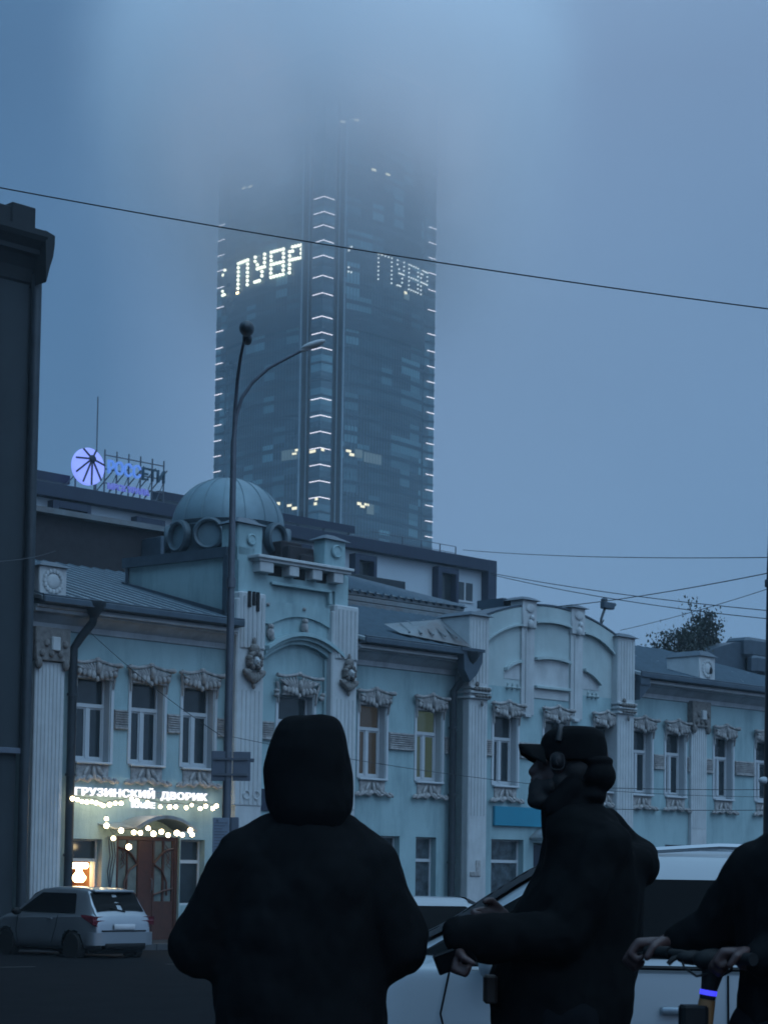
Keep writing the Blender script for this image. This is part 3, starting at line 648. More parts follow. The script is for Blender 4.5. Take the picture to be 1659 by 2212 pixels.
# brown double door
dr = empty('cafe_door', (0, .12, 0)); dr.parent = man
b = MB(); b.bev(1.0, 1.1, -.04, .12, -.6, 2.12, .01); b.bev(2.96, 3.06, -.04, .12, -.6, 2.12, .01); b.bev(1.1, 2.96, -.04, .12, 2.02, 2.12, .01)
b.bev(1.78, 2.26, 0, .07, -.58, 2.02, .02); b.box(1.1, 1.78, 0, .06, -.58, .42); b.box(2.26, 2.96, 0, .06, -.58, .45)
b.bev(1.1, 1.16, -.01, .07, .42, 2.02, .01); b.bev(2.26, 2.33, -.01, .07, .45, 2.02, .01); b.bev(2.89, 2.96, -.01, .07, .45, 2.02, .01); b.bev(2.58, 2.65, -.01, .07, .45, 2.02, .01); b.bev(1.42, 1.47, -.01, .07, .42, 2.02, .01)
b.build('door_leaf', woodM, dr)
b = MB()
for sg, x0, x1 in ((1, 2.3, 2.92), (-1, 1.74, 1.14)):
    b.tube([(x0, -.02, 1.42), (x0 + sg*.2, -.03, 1.66), (x0 + sg*.42, -.03, 1.78), (x1, -.03, 1.82)], .03, 6)
    b.tube([(x0, -.02, 1.40), (x0 + sg*.25, -.03, 1.25), (x0 + sg*.4, -.03, .95), (x0 + sg*.42, -.03, .6)], .026, 6)
    b.tube([(x0, -.02, .62), (x0 + sg*.3, -.03, .72), (x1, -.03, .78)], .026, 6)
    for i in range(3): b.tube([(x0 + sg*.36, -.03, 1.9 - .1*i), (x0 + sg*.5, -.03, 1.75 - .1*i), (x0 + sg*.4, -.03, 1.6 - .1*i), (x0 + sg*.52, -.03, 1.5 - .1*i)], .012, 5)
b.build('door_tracery', woodM, dr, 50)
dgl = mat('door_glass', (.11, .15, .15), .15, var=.3)
b = MB(); b.box(2.3, 2.92, .03, .04, .45, 2.02); b.box(1.14, 1.76, .03, .04, .42, 2.02); b.build('pane', dgl, dr)
b = MB(); b.tube([(2.2, -.03, .7), (2.2, -.07, .75), (2.2, -.07, 1.0), (2.2, -.03, 1.05)], .015, 6); b.build('handle', rimM, dr)
part('door_step', kerbM, lambda b: (b.bev(.9, 3.2, -1.0, 0, -.9, -.62, .02), b.bev(.9, 3.2, -1.35, -1.0, -.9, -.74, .02)))
can = arc(.9, 2.85, 2.3, 2.3, 2.62, 14)
cn = part('cafe_canopy', roofM, lambda b: (b.band(can, [(x, z + .035) for x, z in can], -.95, 0), b.band([(x, z - .05) for x, z in can], can, -.97, -.93)), smooth=30)
part('canopy_underside', capM, lambda b: b.band([(x, z - .03) for x, z in can], [(x, z - .002) for x, z in can], -.92, 0), parent=cn)
part('awning', roofM, lambda b: b.add([Vector(q) for q in ((.4, -.7, 2.3), (1.0, -.9, 2.34), (1.6, 0, 2.5), (.4, 0, 2.42), (.4, -.7, 2.27), (1.0, -.9, 2.31), (1.6, 0, 2.47), (.4, 0, 2.39))], [(0, 1, 2, 3), (7, 6, 5, 4), (0, 4, 5, 1), (1, 5, 6, 2), (2, 6, 7, 3), (3, 7, 4, 0)]))
part('wall_grille', capM, lambda b: [b.tube([(.72 + dx, -.1, 2.1), (.78 + dx, -.12, 1.6), (.72 + dx, -.1, 1.2), (.75, -.1, .7)], .018, 5) for dx in (-.06, .02, .1)])
part('menu_board', paperM, lambda b: b.bev(.60, .96, -.06, -.01, .0, .62, .01))

# ---- signs, lanterns and lights on the cafe front (things of their own)
MF = Matrix.Translation(FO) @ Matrix.Rotation(FANG, 4, 'Z')
def wall_text(body, s, d, z, size, name, m, parent, ext=.03, off=.012, space=1.0, sx=1.0):
    return text_mesh(body, size, ext, off, name, m, parent, Matrix.Translation((s, -d, z)) @ Matrix.Rotation(R(90), 4, 'X'), space, sx)
cs = empty('cafe_sign', FO, FANG); tag(cs, 'glowing white letters reading ГРУЗИНСКИЙ ДВОРИК and КАФЕ above the cafe door', 'sign')
o = wall_text('ГРУЗИНСКИЙ', 0, .1, 3.10, .29, 'sign_word', letM, cs, off=.005, space=1.12)
def fit(o, s0, s1, zb=None, h=None):
    me = o.data; xs = [v.co.x for v in me.vertices]; a, b = min(xs), max(xs); zs = [v.co.z for v in me.vertices]
    for v in me.vertices:
        v.co.x = s0 + (v.co.x - a) / (b - a) * (s1 - s0)
        if h: v.co.z = zb + (v.co.z - min(zs)) / (max(zs) - min(zs)) * h
fit(o, -.40, 2.1, 3.10, .265); o = wall_text('ДВОРИК', 0, .1, 3.10, .29, 'sign_word', letM, cs, off=.005, space=1.12); fit(o, 2.32, 3.86, 3.06, .24)
o = wall_text('КАФЕ', 0, .1, 2.84, .2, 'sign_word', letM, cs, off=.006); fit(o, 1.38, 2.12, 2.84, .17)
MB().box(-.42, 3.9, -.07, -.05, 3.12, 3.15).box(-.42, 3.9, -.07, -.05, 3.25, 3.28).build('sign_rail', paperM, cs)
ts = empty('shop_sign', FO, FANG); tag(ts, 'plain bright blue shop sign board over the ground-floor shop window', 'sign')
tealM = mat('blue_board', (.01, .20, .30), .5, var=.05)
MB().bev(14.85, 17.9, -.42, -.31, 2.74, 3.33, .015).build('board', tealM, ts)
def dpt(x, y, d): s, z = fs(x, y, d); return Vector((s, -d, z))
def string(name, pts, label, rad=.066):
    root = empty(name, FO, FANG); tag(root, label, 'string lights')
    b = MB(); P = [Vector(p) for p in pts]
    b.tube([p + Vector((0, 0, .09)) for p in P], .008, 5); b.build('wire', wireM, root)
    for p in P:
        k_ = rad * random.uniform(.72, 1.08); q = MB(); q.ell(p + Vector((0, 0, random.uniform(-.02, .02))), (k_, k_, k_), None, 12, 8); q.build('bulb', bulbM, root, 60)
    return root
def zz(L): return [dpt(131.8 + x * .2384, 1647.8 + y * .2384, d) for x, y, d in L]
string('bulb_string', zz([(105, 335, .35), (150, 345, .35), (190, 348, .35), (235, 352, .35), (280, 355, .35), (320, 362, .35), (360, 385, .35), (385, 400, .35), (440, 380, .35), (492, 370, .35), (545, 372, .35), (640, 335, .3), (690, 350, .3), (785, 365, .3), (900, 398, .35), (985, 405, .35), (1040, 396, .35), (1135, 412, .35), (1185, 388, .35), (1262, 412, .35), (1312, 396, .35), (1375, 415, .35), (1408, 398, .35)]),
       'long string of warm glowing bulbs along the wall just under the white cafe letters', .056)
string('bulb_string', zz([(412, 505, .5), (413, 580, .55), (475, 687, .8), (545, 615, .95), (660, 632, 1.0), (720, 640, 1.0), (790, 595, 1.0), (838, 640, 1.0), (910, 632, 1.0), (970, 655, 1.0), (1050, 636, 1.0), (1100, 656, 1.0), (1172, 612, 1.0), (1188, 652, 1.0)]),
       'swag of warm glowing bulbs hung under the edge of the arched door canopy', .07)
string('hanging_bulb', zz([(615, 765, .9)]), 'single warm bulb hanging lowest in front of the brown cafe door', .072)
tl = empty('table_lamp', F(fs(171, 1886, -.7)[0], -.7, 0), FANG); tag(tl, 'white glowing lamp with a disc shade and bulbous base in the left cafe window', 'lamp')
b = MB(); b.lathe([(.02, 1.42), (.20, 1.42), (.24, 1.37), (.24, 1.33), (.20, 1.27), (.02, 1.27)], (0, 0, 0), 20); b.build('lamp_shade', amberM, tl, 50)
b = MB(); b.lathe([(.01, .92), (.1, .92), (.17, 1.0), (.18, 1.06), (.12, 1.14), (.08, 1.19), (.08, 1.26), (.01, 1.26)], (0, 0, 0), 20); b.build('lamp_base', amberM, tl, 50)
b = MB(); b.lathe([(.01, .05), (.12, .05), (.12, .08), (.03, .1), (.03, .9), (.01, .9)], (0, 0, 0), 12); b.build('lamp_stand', woodM, tl)
ol = empty('orange_lamp', F(fs(168, 1930, -.5)[0], -.5, -.02), FANG); tag(ol, 'low orange-red glowing dome lamp at the bottom of the left cafe window', 'lamp')
b = MB(); b.lathe([(.22, .62), (.21, .72), (.15, .80), (.05, .84), (.001, .84)], (0, 0, 0), 20); b.build('lamp_shade', orangeM, ol, 50)
b = MB(); b.lathe([(.01, .05), (.14, .05), (.14, .08), (.02, .1), (.02, .62), (.01, .62)], (0, 0, 0), 12); b.build('lamp_stand', woodM, ol)
gl = MB()  # glowing balls behind the pane stand in for reflections of the bulbs
for x, y in ((120, 630), (212, 612), (185, 765), (235, 675)):
    p = dpt(131.8 + x*.2384, 1647.8 + y*.2384, -.5); gl.ell(p, (.05, .05, .05), None, 10, 6)
o = gl.build('bulb_reflection', emis('reflection_glow', (1, .85, .6), .9), None, 60); o.matrix_world = MF
tag(o, 'small dim glowing balls standing in for bulb reflections in the left cafe window', 'lamp')

# ================================================================== neighbours
apt = empty('apartment_building', FO, FANG); tag(apt, 'dark grey four-storey corner building with a heavy cornice at the left edge', 'building')
b = MB(); ws = [(-4.95, -3.72, z, z + 2.0) for z in (13.0, 9.2, 5.1)] + [(-8.2, -6.9, z, z + 2.0) for z in (13.0, 9.2, 5.1)]
wall(b, -22, -2.75, 4.1, 15.9, -1.0, .5, ws); b.box(-22, -2.42, -.45, 13, 4.1, 15.9); b.box(-2.75, -2.42, -.95, -.45, 4.1, 15.9)
b.box(-22, -2.75, -.95, 13, -1.4, 4.1); b.build('wall', aptM, apt)
b = MB(); b.bev(-22, -2.7, -1.12, -.9, 3.98, 4.12, .02); b.build('string_course', signbM, apt)
b = MB(); prof = [(-1.0, 15.35), (-1.05, 15.4), (-1.12, 15.7), (-1.3, 15.95), (-1.42, 16.0), (-1.42, 16.12), (-1.62, 16.28), (-1.7, 16.38), (-1.7, 16.52), (0, 16.62), (0, 15.35)]
b.loft([[Vector((x, y, z)) for y, z in prof] for x in (-22, -2.72)]); b.build('cornice', aptdM, apt)
b = MB(); b.bev(-22, -2.98, -1.4, -.6, 16.56, 17.0, .03); b.bev(-3.6, -2.92, -1.46, -.5, 16.56, 17.1, .03); b.build('parapet', aptdM, apt)
b = MB(); b.prism([(-2.72, 15.3), (-2.78, 16.55), (-2.50, 16.48), (-2.50, 16.25), (-2.54, 15.95), (-2.62, 15.7)], -1.66, .2); b.build('cornice_bracket', aptdM, apt)
b = MB(); b.tube([(-2.62, -1.12, 15.6), (-2.62, -1.12, -.4)], .13, 10); b.build('downpipe', pipeM, apt, 40)
for x0, x1, z0, z1 in ws:
    w_ = MB(); w_.box(x0, x1, -.74, -.68, z0, z0 + .08); w_.box(x0, x1, -.74, -.68, z1 - .08, z1); w_.box(x0, x0 + .07, -.74, -.68, z0 + .08, z1 - .08); w_.box(x1 - .07, x1, -.74, -.68, z0 + .08, z1 - .08); w_.box((x0+x1)/2 - .04, (x0+x1)/2 + .04, -.74, -.68, z0 + .08, z1 - .08)
    o = w_.build('window', aptdM, apt); MB().box(x0 + .05, x1 - .05, -.705, -.7, z0 + .05, z1 - .05).build('pane', glassM, o)
b = MB(); b.box(-2.42, -1.97, .3, 12, -1.4, 7.6); o = b.build('passage_wall', aptdM, apt)

sb = empty('shade_block', (-9.4, 12, 0)); tag(sb, 'unseen plain dark block added beyond the left edge to shade the street', 'building')  # unseen block added out of view to shade the lower left
b = MB(); b.box(-30, 0, 0, 25, -1, 21); b.build('wall', aptM, sb)
b = MB(); b.bev(-30, .45, -.4, 25.4, 21, 21.6, .05); b.build('cornice', aptdM, sb)
for k in range(5):
    for j in range(6): part('window', glassM, lambda b: b.box(.0, .03, 2 + j*4, 3.4 + j*4, 2.5 + 3.7*k, 4.4 + 3.7*k), sb)

off = empty('office_building', FO, FANG); tag(off, 'pale office block with navy blue framing bands rising behind the old mansion', 'building')
D0 = 30.0
b = MB(); b.box(4, 47.7, D0, D0 + 16, -1.4, 17.2); b.box(4, 37.6, D0 + 2.5, D0 + 14, 17.2, 17.95); b.build('wall', officeM, off)
b = MB(); b.bev(4, 47.15, D0 - .5, D0 + .4, 17.16, 17.76, .02); b.build('roof_band', navyM, off)
b = MB(); b.bev(47.15, 47.82, D0 - .5, D0 + .5, 2, 17.77, .02); b.build('corner_band', navyM, off)
b = MB(); b.box(16, 20.8, D0 + .2, D0 + .8, 17.98, 18.36); b.build('roof_screen', navyM, off)
b = MB(); b.box(25.7, 38.05, D0 + .2, D0 + .8, 18.05, 18.42); b.build('roof_screen', navyM, off)
b = MB()
for x in [16 + 1.6*i for i in range(4)] + [26 + 1.7*i for i in range(8)]: b.tube([(x, D0 + .5, 17.6), (x, D0 + .5, 18.05)], .04, 5)
b.build('screen_post', poleM, off)
def owin(x0, x1, z0, z1, box):
    if box:
        f = MB(); f.bev(x0, x0 + .3, D0 - .45, D0, z0, z1, .01); f.bev(x1 - .2, x1, D0 - .45, D0, z0, z1, .01); f.bev(x0 + .3, x1 - .2, D0 - .45, D0, z1 - .3, z1, .01); o = f.build('window', navyM, off)
        x0 += .3; x1 -= .2; z1 -= .3
    else:
        f = MB(); f.box(x0 - .06, x1 + .06, D0 - .06, D0, z0 - .1, z0); f.box((x0+x1)/2 - .05, (x0+x1)/2 + .05, D0 - .04, D0, z0, z1); o = f.build('window', frameM, off)
    MB().box(x0, x1, D0 - .03, D0 - .01, z0, z1).build('pane', glassM, o)
owin(19.5, 21.5, 15.3, 17.05, 1); owin(37.5, 39.0, 15.3, 16.95, 1); owin(43.4, 44.95, 15.0, 17.0, 1); owin(45.25, 46.45, 15.5, 16.45, 0)
for x in (24, 28.5, 33): owin(x, x + 1.6, 15.3, 16.95, 1)
for x in range(6, 46, 4): owin(x, x + 1.4, 11.0, 12.8, 0)
b = MB()
for i, x in enumerate((42.2, 43.6, 45.0, 46.2)): b.tube([(x, D0 + 1, 17.6), (x, D0 + 1, 18.5)], .035, 5)
b.tube([(40, D0 + 1, 18.5), (46.2, D0 + 1, 18.5)], .02, 5); b.tube([(38, D0 + 1, 18.15), (46.2, D0 + 1, 18.15)], .018, 5); b.build('roof_railing', poleM, off)

# rooftop sign on the office block
rs = empty('rooftop_sign', FO, FANG); tag(rs, 'blue lit rooftop letters РОССЕТИ over a smaller violet line on a steel frame', 'sign')
def proj(px, py, dd):
    s, z = fs(px, py, -dd); return s, z
def sgn_text(word, pxs, ys, size, name, m, dd):
    o = text_mesh(word, size, .06, .02 if size > .5 else .006, name, m, rs, Matrix.Rotation(R(90), 4, 'X'), 1.0)
    s0, z0 = proj(pxs[0], ys[0], dd); s1, _ = proj(pxs[1], ys[0], dd); _, z1 = proj(pxs[0], ys[1], dd)
    me = o.data; xs = [v.co.x for v in me.vertices]; zs = [v.co.z for v in me.vertices]; a, b_ = min(xs), max(xs); c, d = min(zs), max(zs)
    for v in me.vertices: v.co.x = s0 + (v.co.x - a)/(b_ - a)*(s1 - s0); v.co.z = z0 + (v.co.z - c)/(d - c)*(z1 - z0); v.co.y += dd
    return o
sgn_text('РОСС', (233, 304), (1022, 992), 1.6, 'sign_word', blueL, 29.6); sgn_text('ЕТИ', (307, 355), (1036, 1009), 1.6, 'sign_word', offM, 29.6)
sgn_text('МРСК УРАЛА', (233, 322), (1056, 1042), .5, 'sign_word', violM, 29.6)
b = MB(); s0, zt = proj(228, 990, 29.7); s1, _ = proj(356, 990, 29.7)
for k in range(4): b.tube([(s0, 29.75, 17.5 + .62*k + .1), (s1, 29.75, 17.5 + .62*k + .1)], .03, 5)
for k in range(6):
    x = s0 + (s1 - s0) * k / 5; b.tube([(x, 29.75, 17.3), (x, 29.75, 19.7)], .035, 5)
    if k < 5: b.tube([(x, 31.3, 17.3), (x + .9, 29.8, 19.3)], .03, 5); b.tube([(x, 29.75, 17.3), (x + (s1-s0)/5, 29.75, 18.7)], .022, 5)
b.tube([(s0 + .1, 30.5, 17.4), (s0 + .1, 30.5, 22.2)], .03, 5); b.build('steel_frame', poleM, rs)
rd = empty('roundel_sign', FO, FANG); tag(rd, 'round violet-blue lit roundel cut by dark spokes, standing left of the rooftop letters', 'sign')
sc_, zc_ = proj(190, 1008, 29.6); sl_, _ = proj(157, 1008, 29.6); _, zt_ = proj(190, 968, 29.6); rx, rzz = (sc_ - sl_), zt_ - zc_
b = MB(); n = 40; b.loft([[Vector((sc_ + rx*k*math.cos(2*math.pi*i/n), y, zc_ + rzz*k*math.sin(2*math.pi*i/n))) for i in range(n)] for k, y in ((.97, 29.75), (1, 29.7), (1, 29.5), (.97, 29.46))]); b.build('disc', discM, rd)
b = MB(); hx_, hz_ = sc_ + .12*rx, zc_ + rzz * .42
for ang in (68, 118, 160, 205, 243, 276, 318, 10):
    a = R(ang); e = Vector((sc_ + rx*1.0*math.cos(a), 29.42, zc_ + rzz*1.0*math.sin(a))); b.tube([(hx_, 29.42, hz_), e], .045, 5)
b.ell((hx_, 29.4, hz_), (.2, .06, .17), None, 12, 6); b.build('spokes', navyM, rd)
b = MB(); b.tube([(sl_ + .3, 29.8, 17.3), (sl_ + .3, 29.8, zc_)], .04, 5); b.tube([(sc_ + rx - .3, 29.8, 17.3), (sc_ + rx - .3, 29.8, zc_)], .04, 5); b.tube([(sl_ - .4, 30.5, 17.3), (sl_ + .4, 29.8, zc_ - .3)], .03, 5); b.build('support', poleM, rd)

# roofs and walls crowding behind the mansion
bk = empty('brick_outbuilding', FO, FANG); tag(bk, 'low dark brown brick outbuilding behind the mansion roof on the left', 'building')
b = MB(); b.box(1.5, 13.0, 12.3, 18, -1, 12.7); b.build('wall', brickM, bk)
b = MB(); b.prism([(1.3, 12.68), (13.2, 12.68), (13.2, 12.86), (1.3, 12.86)], 12.0, 18.3); b.build('roof', roof2M, bk)
b = MB(); b.bev(11.0, 12.2, 11.2, 12.28, 11.5, 12.35, .03); b.build('vent_box', capM, bk)
rh = empty('tin_roofed_house', FO, FANG); tag(rh, 'house with a rusty hipped tin roof between the domed bay and the gabled bay', 'building')
b = MB(); b.box(12.6, 25.0, 12.0, 22, -1, 10.9); b.build('wall', aptdM, rh)
b = MB()
for k in range(4):
    b.bev(12.4, 25.9 - .12*k, 11.3 - .1*k + .0, 12.4, 11.35 - .22*k, 11.53 - .22*k, .03)
b.build('eaves', roof2M, rh)
b = MB(); e = [Vector(q) for q in ((12.3, 11.2, 11.5), (26.0, 11.2, 11.5), (26.0, 24, 11.5), (12.3, 24, 11.5))]; t_ = [Vector(q) for q in ((15.5, 16.5, 13.3), (21.4, 16.5, 13.25))]
b.add(e + t_, [(0, 1, 5, 4), (1, 2, 5), (2, 3, 4, 5), (3, 0, 4)])
rho = b.build('roof', roof2M, rh); b = MB()
for i in range(34):
    x = 12.6 + .4*i; tx = min(max(x, 15.5), 21.4)
    b.tube([(x, 11.2, 11.49), (tx, 16.5, 13.26)], .09, 4)
b.build('roof_seams', capM, rho)
b = MB(); b.bev(18.3, 19.4, 11.6, 12.6, 11.5, 12.75, .03); b.build('vent_box', capM, rh)
b = MB(); b.bev(22.6, 26.4, 15.0, 17.2, 11.6, 12.9, .03); b.build('wall', aptM, rh)
gr = empty('green_roof_shed', FO, FANG); tag(gr, 'dark green-grey roof lantern at the far left behind the mansion roof', 'roof')
b = MB(); b.bev(-1.2, 2.0, 9.2, 12, 9.0, 11.0, .05); b.build('wall', capM, gr)
b = MB(); b.prism([(-1.5, 11.0), (2.3, 10.95), (2.1, 11.2), (-1.3, 11.28)], 8.9, 12.2); b.build('roof', capM, gr)
vr = empty('dark_roofed_house', FO, FANG); tag(vr, 'dark steep roof with a boxy ventilation hood at the right edge behind the mansion', 'building')
b = MB(); b.box(37.5, 60, 10.5, 20, -1, 10.4); b.build('wall', aptdM, vr)
b = MB(); b.prism([(36.8, 10.0), (61, 9.8), (61, 10.0), (44, 11.5), (41.3, 11.45), (37.5, 10.4)], 9.6, 20); b.build('roof', capM, vr)
b = MB(); b.bev(41.7, 43.4, 9.2, 10.6, 10.8, 11.7, .25); b.bev(41.9, 43.0, 9.0, 9.6, 10.1, 10.9, .2); b.build('vent_hood', capM, vr)
fl = empty('roof_camera', F(20.1, .15, 9.22), FANG); tag(fl, 'small dark camera on an angled bracket standing on the gable coping', 'camera')
b = MB(); b.tube([(0, 0, -.12), (.05, 0, .35), (.25, 0, .75)], .045, 6); b.tube([(0, .1, -.1), (.3, .1, .35)], .02, 5); b.build('bracket', pipeM, fl)
b = MB(); b.bev(.1, .62, -.12, .12, .70, .92, .04); b.ell((.2, 0, .98), (.12, .12, .08), None, 8, 5); b.tube([(.62, 0, .8), (.74, 0, .9)], .06, 8); b.build('camera_body', capM, fl)

# trees beyond the roofs
def tree(name, s, d, z0, hgt, wd, label, seed, nl):
    rnd = random.Random(seed); root = empty(name, F(s, -d, 0)); tag(root, label, 'tree', 'trees behind the mansion roof')
    b = MB(); b.tube([(0, 0, -1), (.1, 0, z0), (0, .1, z0 + hgt * .9)], [.22, .14, .03], 7); tips = []
    for i in range(26):
        a = rnd.uniform(0, 6.28); zb = z0 + rnd.uniform(-.3, .6) * hgt; L = wd * rnd.uniform(.35, 1) * (1.15 - (zb - z0) / hgt * .8)
        e = Vector((math.cos(a) * L, math.sin(a) * L, zb + rnd.uniform(.25, .55) * hgt)); s0 = Vector((0, 0, zb)); m_ = (s0 + e) / 2 + Vector((0, 0, -.1))
        b.tube([s0, m_, e], [.05, .03, .012], 5); tips += [(m_, e)]
    b.build('trunk', mat('bark' + str(seed), (.03, .028, .025), .9), root)
    c = MB()
    for i in range(nl):
        m_, e = rnd.choice(tips); t = rnd.random(); p = m_.lerp(e, t) + Vector((rnd.gauss(0, .22), rnd.gauss(0, .22), rnd.gauss(0, .2)))
        r_ = rnd.uniform(.05, .11); q = Euler((rnd.uniform(0, 6), rnd.uniform(0, 6), rnd.uniform(0, 6))).to_matrix()
        c.add([p + q @ Vector(v) for v in ((-r_, 0, 0), (0, -r_*.5, 0), (r_, 0, 0), (0, r_*.5, r_*.2))], [(0, 1, 2, 3)])
    c.build('crown', mat('foliage' + str(seed), (.016, .024, .018), .8, var=.6, vscale=1.5), root, recalc=False)
tree('tree', 38.4, 10.5, 10.3, 1.6, 1.3, 'thin dark tree with sparse leaves left of the tallest one behind the mansion roof', 11, 1600)
tree('tree', 40.6, 11.0, 10.6, 2.4, 1.1, 'tallest thin dark tree behind the mansion roof near the right pedestal', 12, 1700)
tree('tree', 42.9, 12.5, 10.6, 1.6, 1.4, 'thin dark tree between the right pedestal and the ventilation hood', 13, 1500)

# ================================================================== tower in the fog
TW = empty('glass_tower', (-14.6, 420, 0), R(45)); tag(TW, 'tall glass skyscraper with lit corner chevrons whose top vanishes in the fog', 'tower')
# local axes: x runs away to the right, y runs away to the left, near corner at the origin
LT, H0, NF, FHT = 34.8, -2.0, 50, 3.6
tglass = bpy.data.materials.new('tower_glass'); tglass.use_nodes = True; nt = tglass.node_tree; pb = nt.nodes['Principled BSDF']
pb.inputs['Roughness'].default_value = .22; pb.inputs['Specular IOR Level'].default_value = .7
t0_ = N(nt, 'ShaderNodeTexCoord'); mp = N(nt, 'ShaderNodeMapping'); mp.inputs['Scale'].default_value = (.30, .30, .278); nt.links.new(t0_.outputs['Object'], mp.inputs[0])
vo = N(nt, 'ShaderNodeTexWhiteNoise'); vs_ = N(nt, 'ShaderNodeVectorMath', operation='FLOOR'); nt.links.new(mp.outputs[0], vs_.inputs[0]); nt.links.new(vs_.outputs[0], vo.inputs[0])
nn = N(nt, 'ShaderNodeTexNoise'); nn.inputs['Scale'].default_value = .5; nn.inputs['Detail'].default_value = 3; nt.links.new(vs_.outputs[0], nn.inputs[0])
ml = N(nt, 'ShaderNodeMath', operation='MULTIPLY'); nt.links.new(vo.outputs[0], ml.inputs[0]); nt.links.new(nn.outputs[0], ml.inputs[1])
cr = N(nt, 'ShaderNodeValToRGB'); cr.color_ramp.elements[0].position = .1; cr.color_ramp.elements[0].color = (.014, .048, .066, 1); cr.color_ramp.elements[1].position = .55; cr.color_ramp.elements[1].color = (.16, .33, .37, 1)
e = cr.color_ramp.elements.new(.36); e.color = (.030, .085, .11, 1)
nt.links.new(ml.outputs[0], cr.inputs[0]); nt.links.new(cr.outputs[0], pb.inputs['Base Color'])
spanM = mat('tower_spandrel', (.012, .046, .066), .35, var=.3, vscale=.1)
finM = mat('tower_fin', (.04, .10, .135), .5, var=.1)
slotM = mat('tower_slot', (.006, .013, .022), .4, var=.2)
edgeM = mat('tower_edge_trim', (.25, .33, .38), .4)
BUL = 2.4
def fpt(side, t, out, z):        # t metres from the near corner along a face
    u = t / LT; o_ = BUL * 4 * u * (1 - u) * 1.0 - .9 + out
    return Vector((t, -o_, z)) if side == 0 else Vector((-o_, t, z))
TT = [5.6 + (31.6 - 5.6) * i / 30 for i in range(31)]
def strip(b, side, za, zb, out):
    vs = []; f = []
    for t in TT: vs += [fpt(side, t, out, za), fpt(side, t, out, zb)]
    for i in range(30): f.append((2*i, 2*i+2, 2*i+3, 2*i+1))
    b.add(vs, f)
DARKZ = (118.3, 122.6)
for side in (0, 1):
    g_ = MB(); s_ = MB(); f_ = MB()
    for k in range(NF):
        z = H0 + k * FHT
        strip(g_, side, z + .9, z + FHT, 0); strip(s_, side, z, z + .9, .05)
    strip(s_, side, DARKZ[0], DARKZ[1], .25)
    for t in TT[::1]:
        a, c = fpt(side, t, .14, H0), fpt(side, t, .14, H0 + NF * FHT); d_ = Vector((.09, 0, 0)) if side == 0 else Vector((0, .09, 0))
        f_.add([a - d_, a + d_, c + d_, c - d_], [(0, 1, 2, 3)])
    g_.build('glass_facade', tglass, TW, recalc=False); s_.build('spandrels', spanM, TW, recalc=False); f_.build('fins', finM, TW, recalc=False)
ZT = H0 + NF * FHT
b = MB(); b.box(2.2, LT - 2.2, 2.2, LT - 2.2, H0, ZT + 2); b.box(1.6, 5.5, 1.6, 5.5, H0, ZT); b.box(5.4, LT - 3, 1.0, 3, H0, ZT); b.box(1.0, 3, 5.4, LT - 3, H0, ZT)
b.box(31.7, LT - .4, .8, 4, H0, ZT); b.box(.8, 4, 31.7, LT - .4, H0, ZT); b.build('core', slotM, TW)
b = MB()
for x, y in ((5.5, -1.05), (-1.05, 5.5), (5.5, .9), (.9, 5.5)): b.box(x - .12, x + .12, y - .12, y + .12, H0, ZT)
b.build('edge_trim', edgeM, TW)
# three glazed corner prows
prow = [(0, 0), (LT - 3.1, -.0), (-.0, LT - 3.1)]
for cx, cy_ in prow:
    g_ = MB(); s_ = MB()
    for k in range(NF):
        z = H0 + k * FHT; g_.box(cx + .0, cx + 3.3, cy_ + .0, cy_ + 3.3, z + .5, z + FHT); s_.box(cx - .08, cx + 3.35, cy_ - .08, cy_ + 3.35, z, z + .5)
    g_.box(cx + .3, cx + 3.0, cy_ + .3, cy_ + 3.0, H0, ZT); s_.box(cx + .35, cx + 2.9, cy_ + .35, cy_ + 2.9, H0, ZT); g_.build('corner_prow', tglass, TW); s_.build('prow_spandrels', spanM, TW)
YB = [1138, 1067, 1031, 995, 958, 922, 886, 848, 736, 702, 666, 614, 575, 530, 496, 462, 432, 398]
for y_ in YB:
    z = 1.35 + (1877 - y_) / 10.24; b = MB()
    b.box(-.2, 3.0, -.2, -.1, z, z + .13); b.box(-.2, -.1, -.1, 3.0, z, z + .13); b.build('light_bar', barM, TW)
zs_ = [48 + 3.53*i for i in range(21)] + [122.5, 128, 132.6, 136.5, 140, 143.5, 147]
for z in zs_:
    b = MB(); b.box(LT - 2.3, LT + .2, -.25, -.1, z, z + .11); b.build('light_bar', barM, TW)
    b = MB(); b.box(-.25, -.1, LT - 2.3, LT + .2, z, z + .11); b.build('light_bar', barM, TW)
cl = bpy.data.lights.new('crown_fog_lamp', 'POINT'); cl.energy = 15000; cl.color = (1, .86, .88); cl.shadow_soft_size = 9  # unseen lamp added at the tower top to make the fog glow
clo = bpy.data.objects.new('crown_fog_lamp', cl); COL.objects.link(clo); clo.parent = TW; clo.location = (2, 17, ZT + 1)
for fl_loc in [(-11, t_, z_) for t_ in (4, 18, 32) for z_ in (150, 160, 170)] + [(t_, -11, z_) for t_ in (4, 18, 32) for z_ in (150, 160, 170)]:        # unseen lamps added beside both faces to brighten the fog
    fl_ = bpy.data.lights.new('fog_fill_lamp', 'POINT'); fl_.energy = 360; fl_.color = (.74, .82, 1); fl_.shadow_soft_size = 6
    flo = bpy.data.objects.new('fog_fill_lamp', fl_); COL.objects.link(flo); flo.parent = TW; flo.location = fl_loc
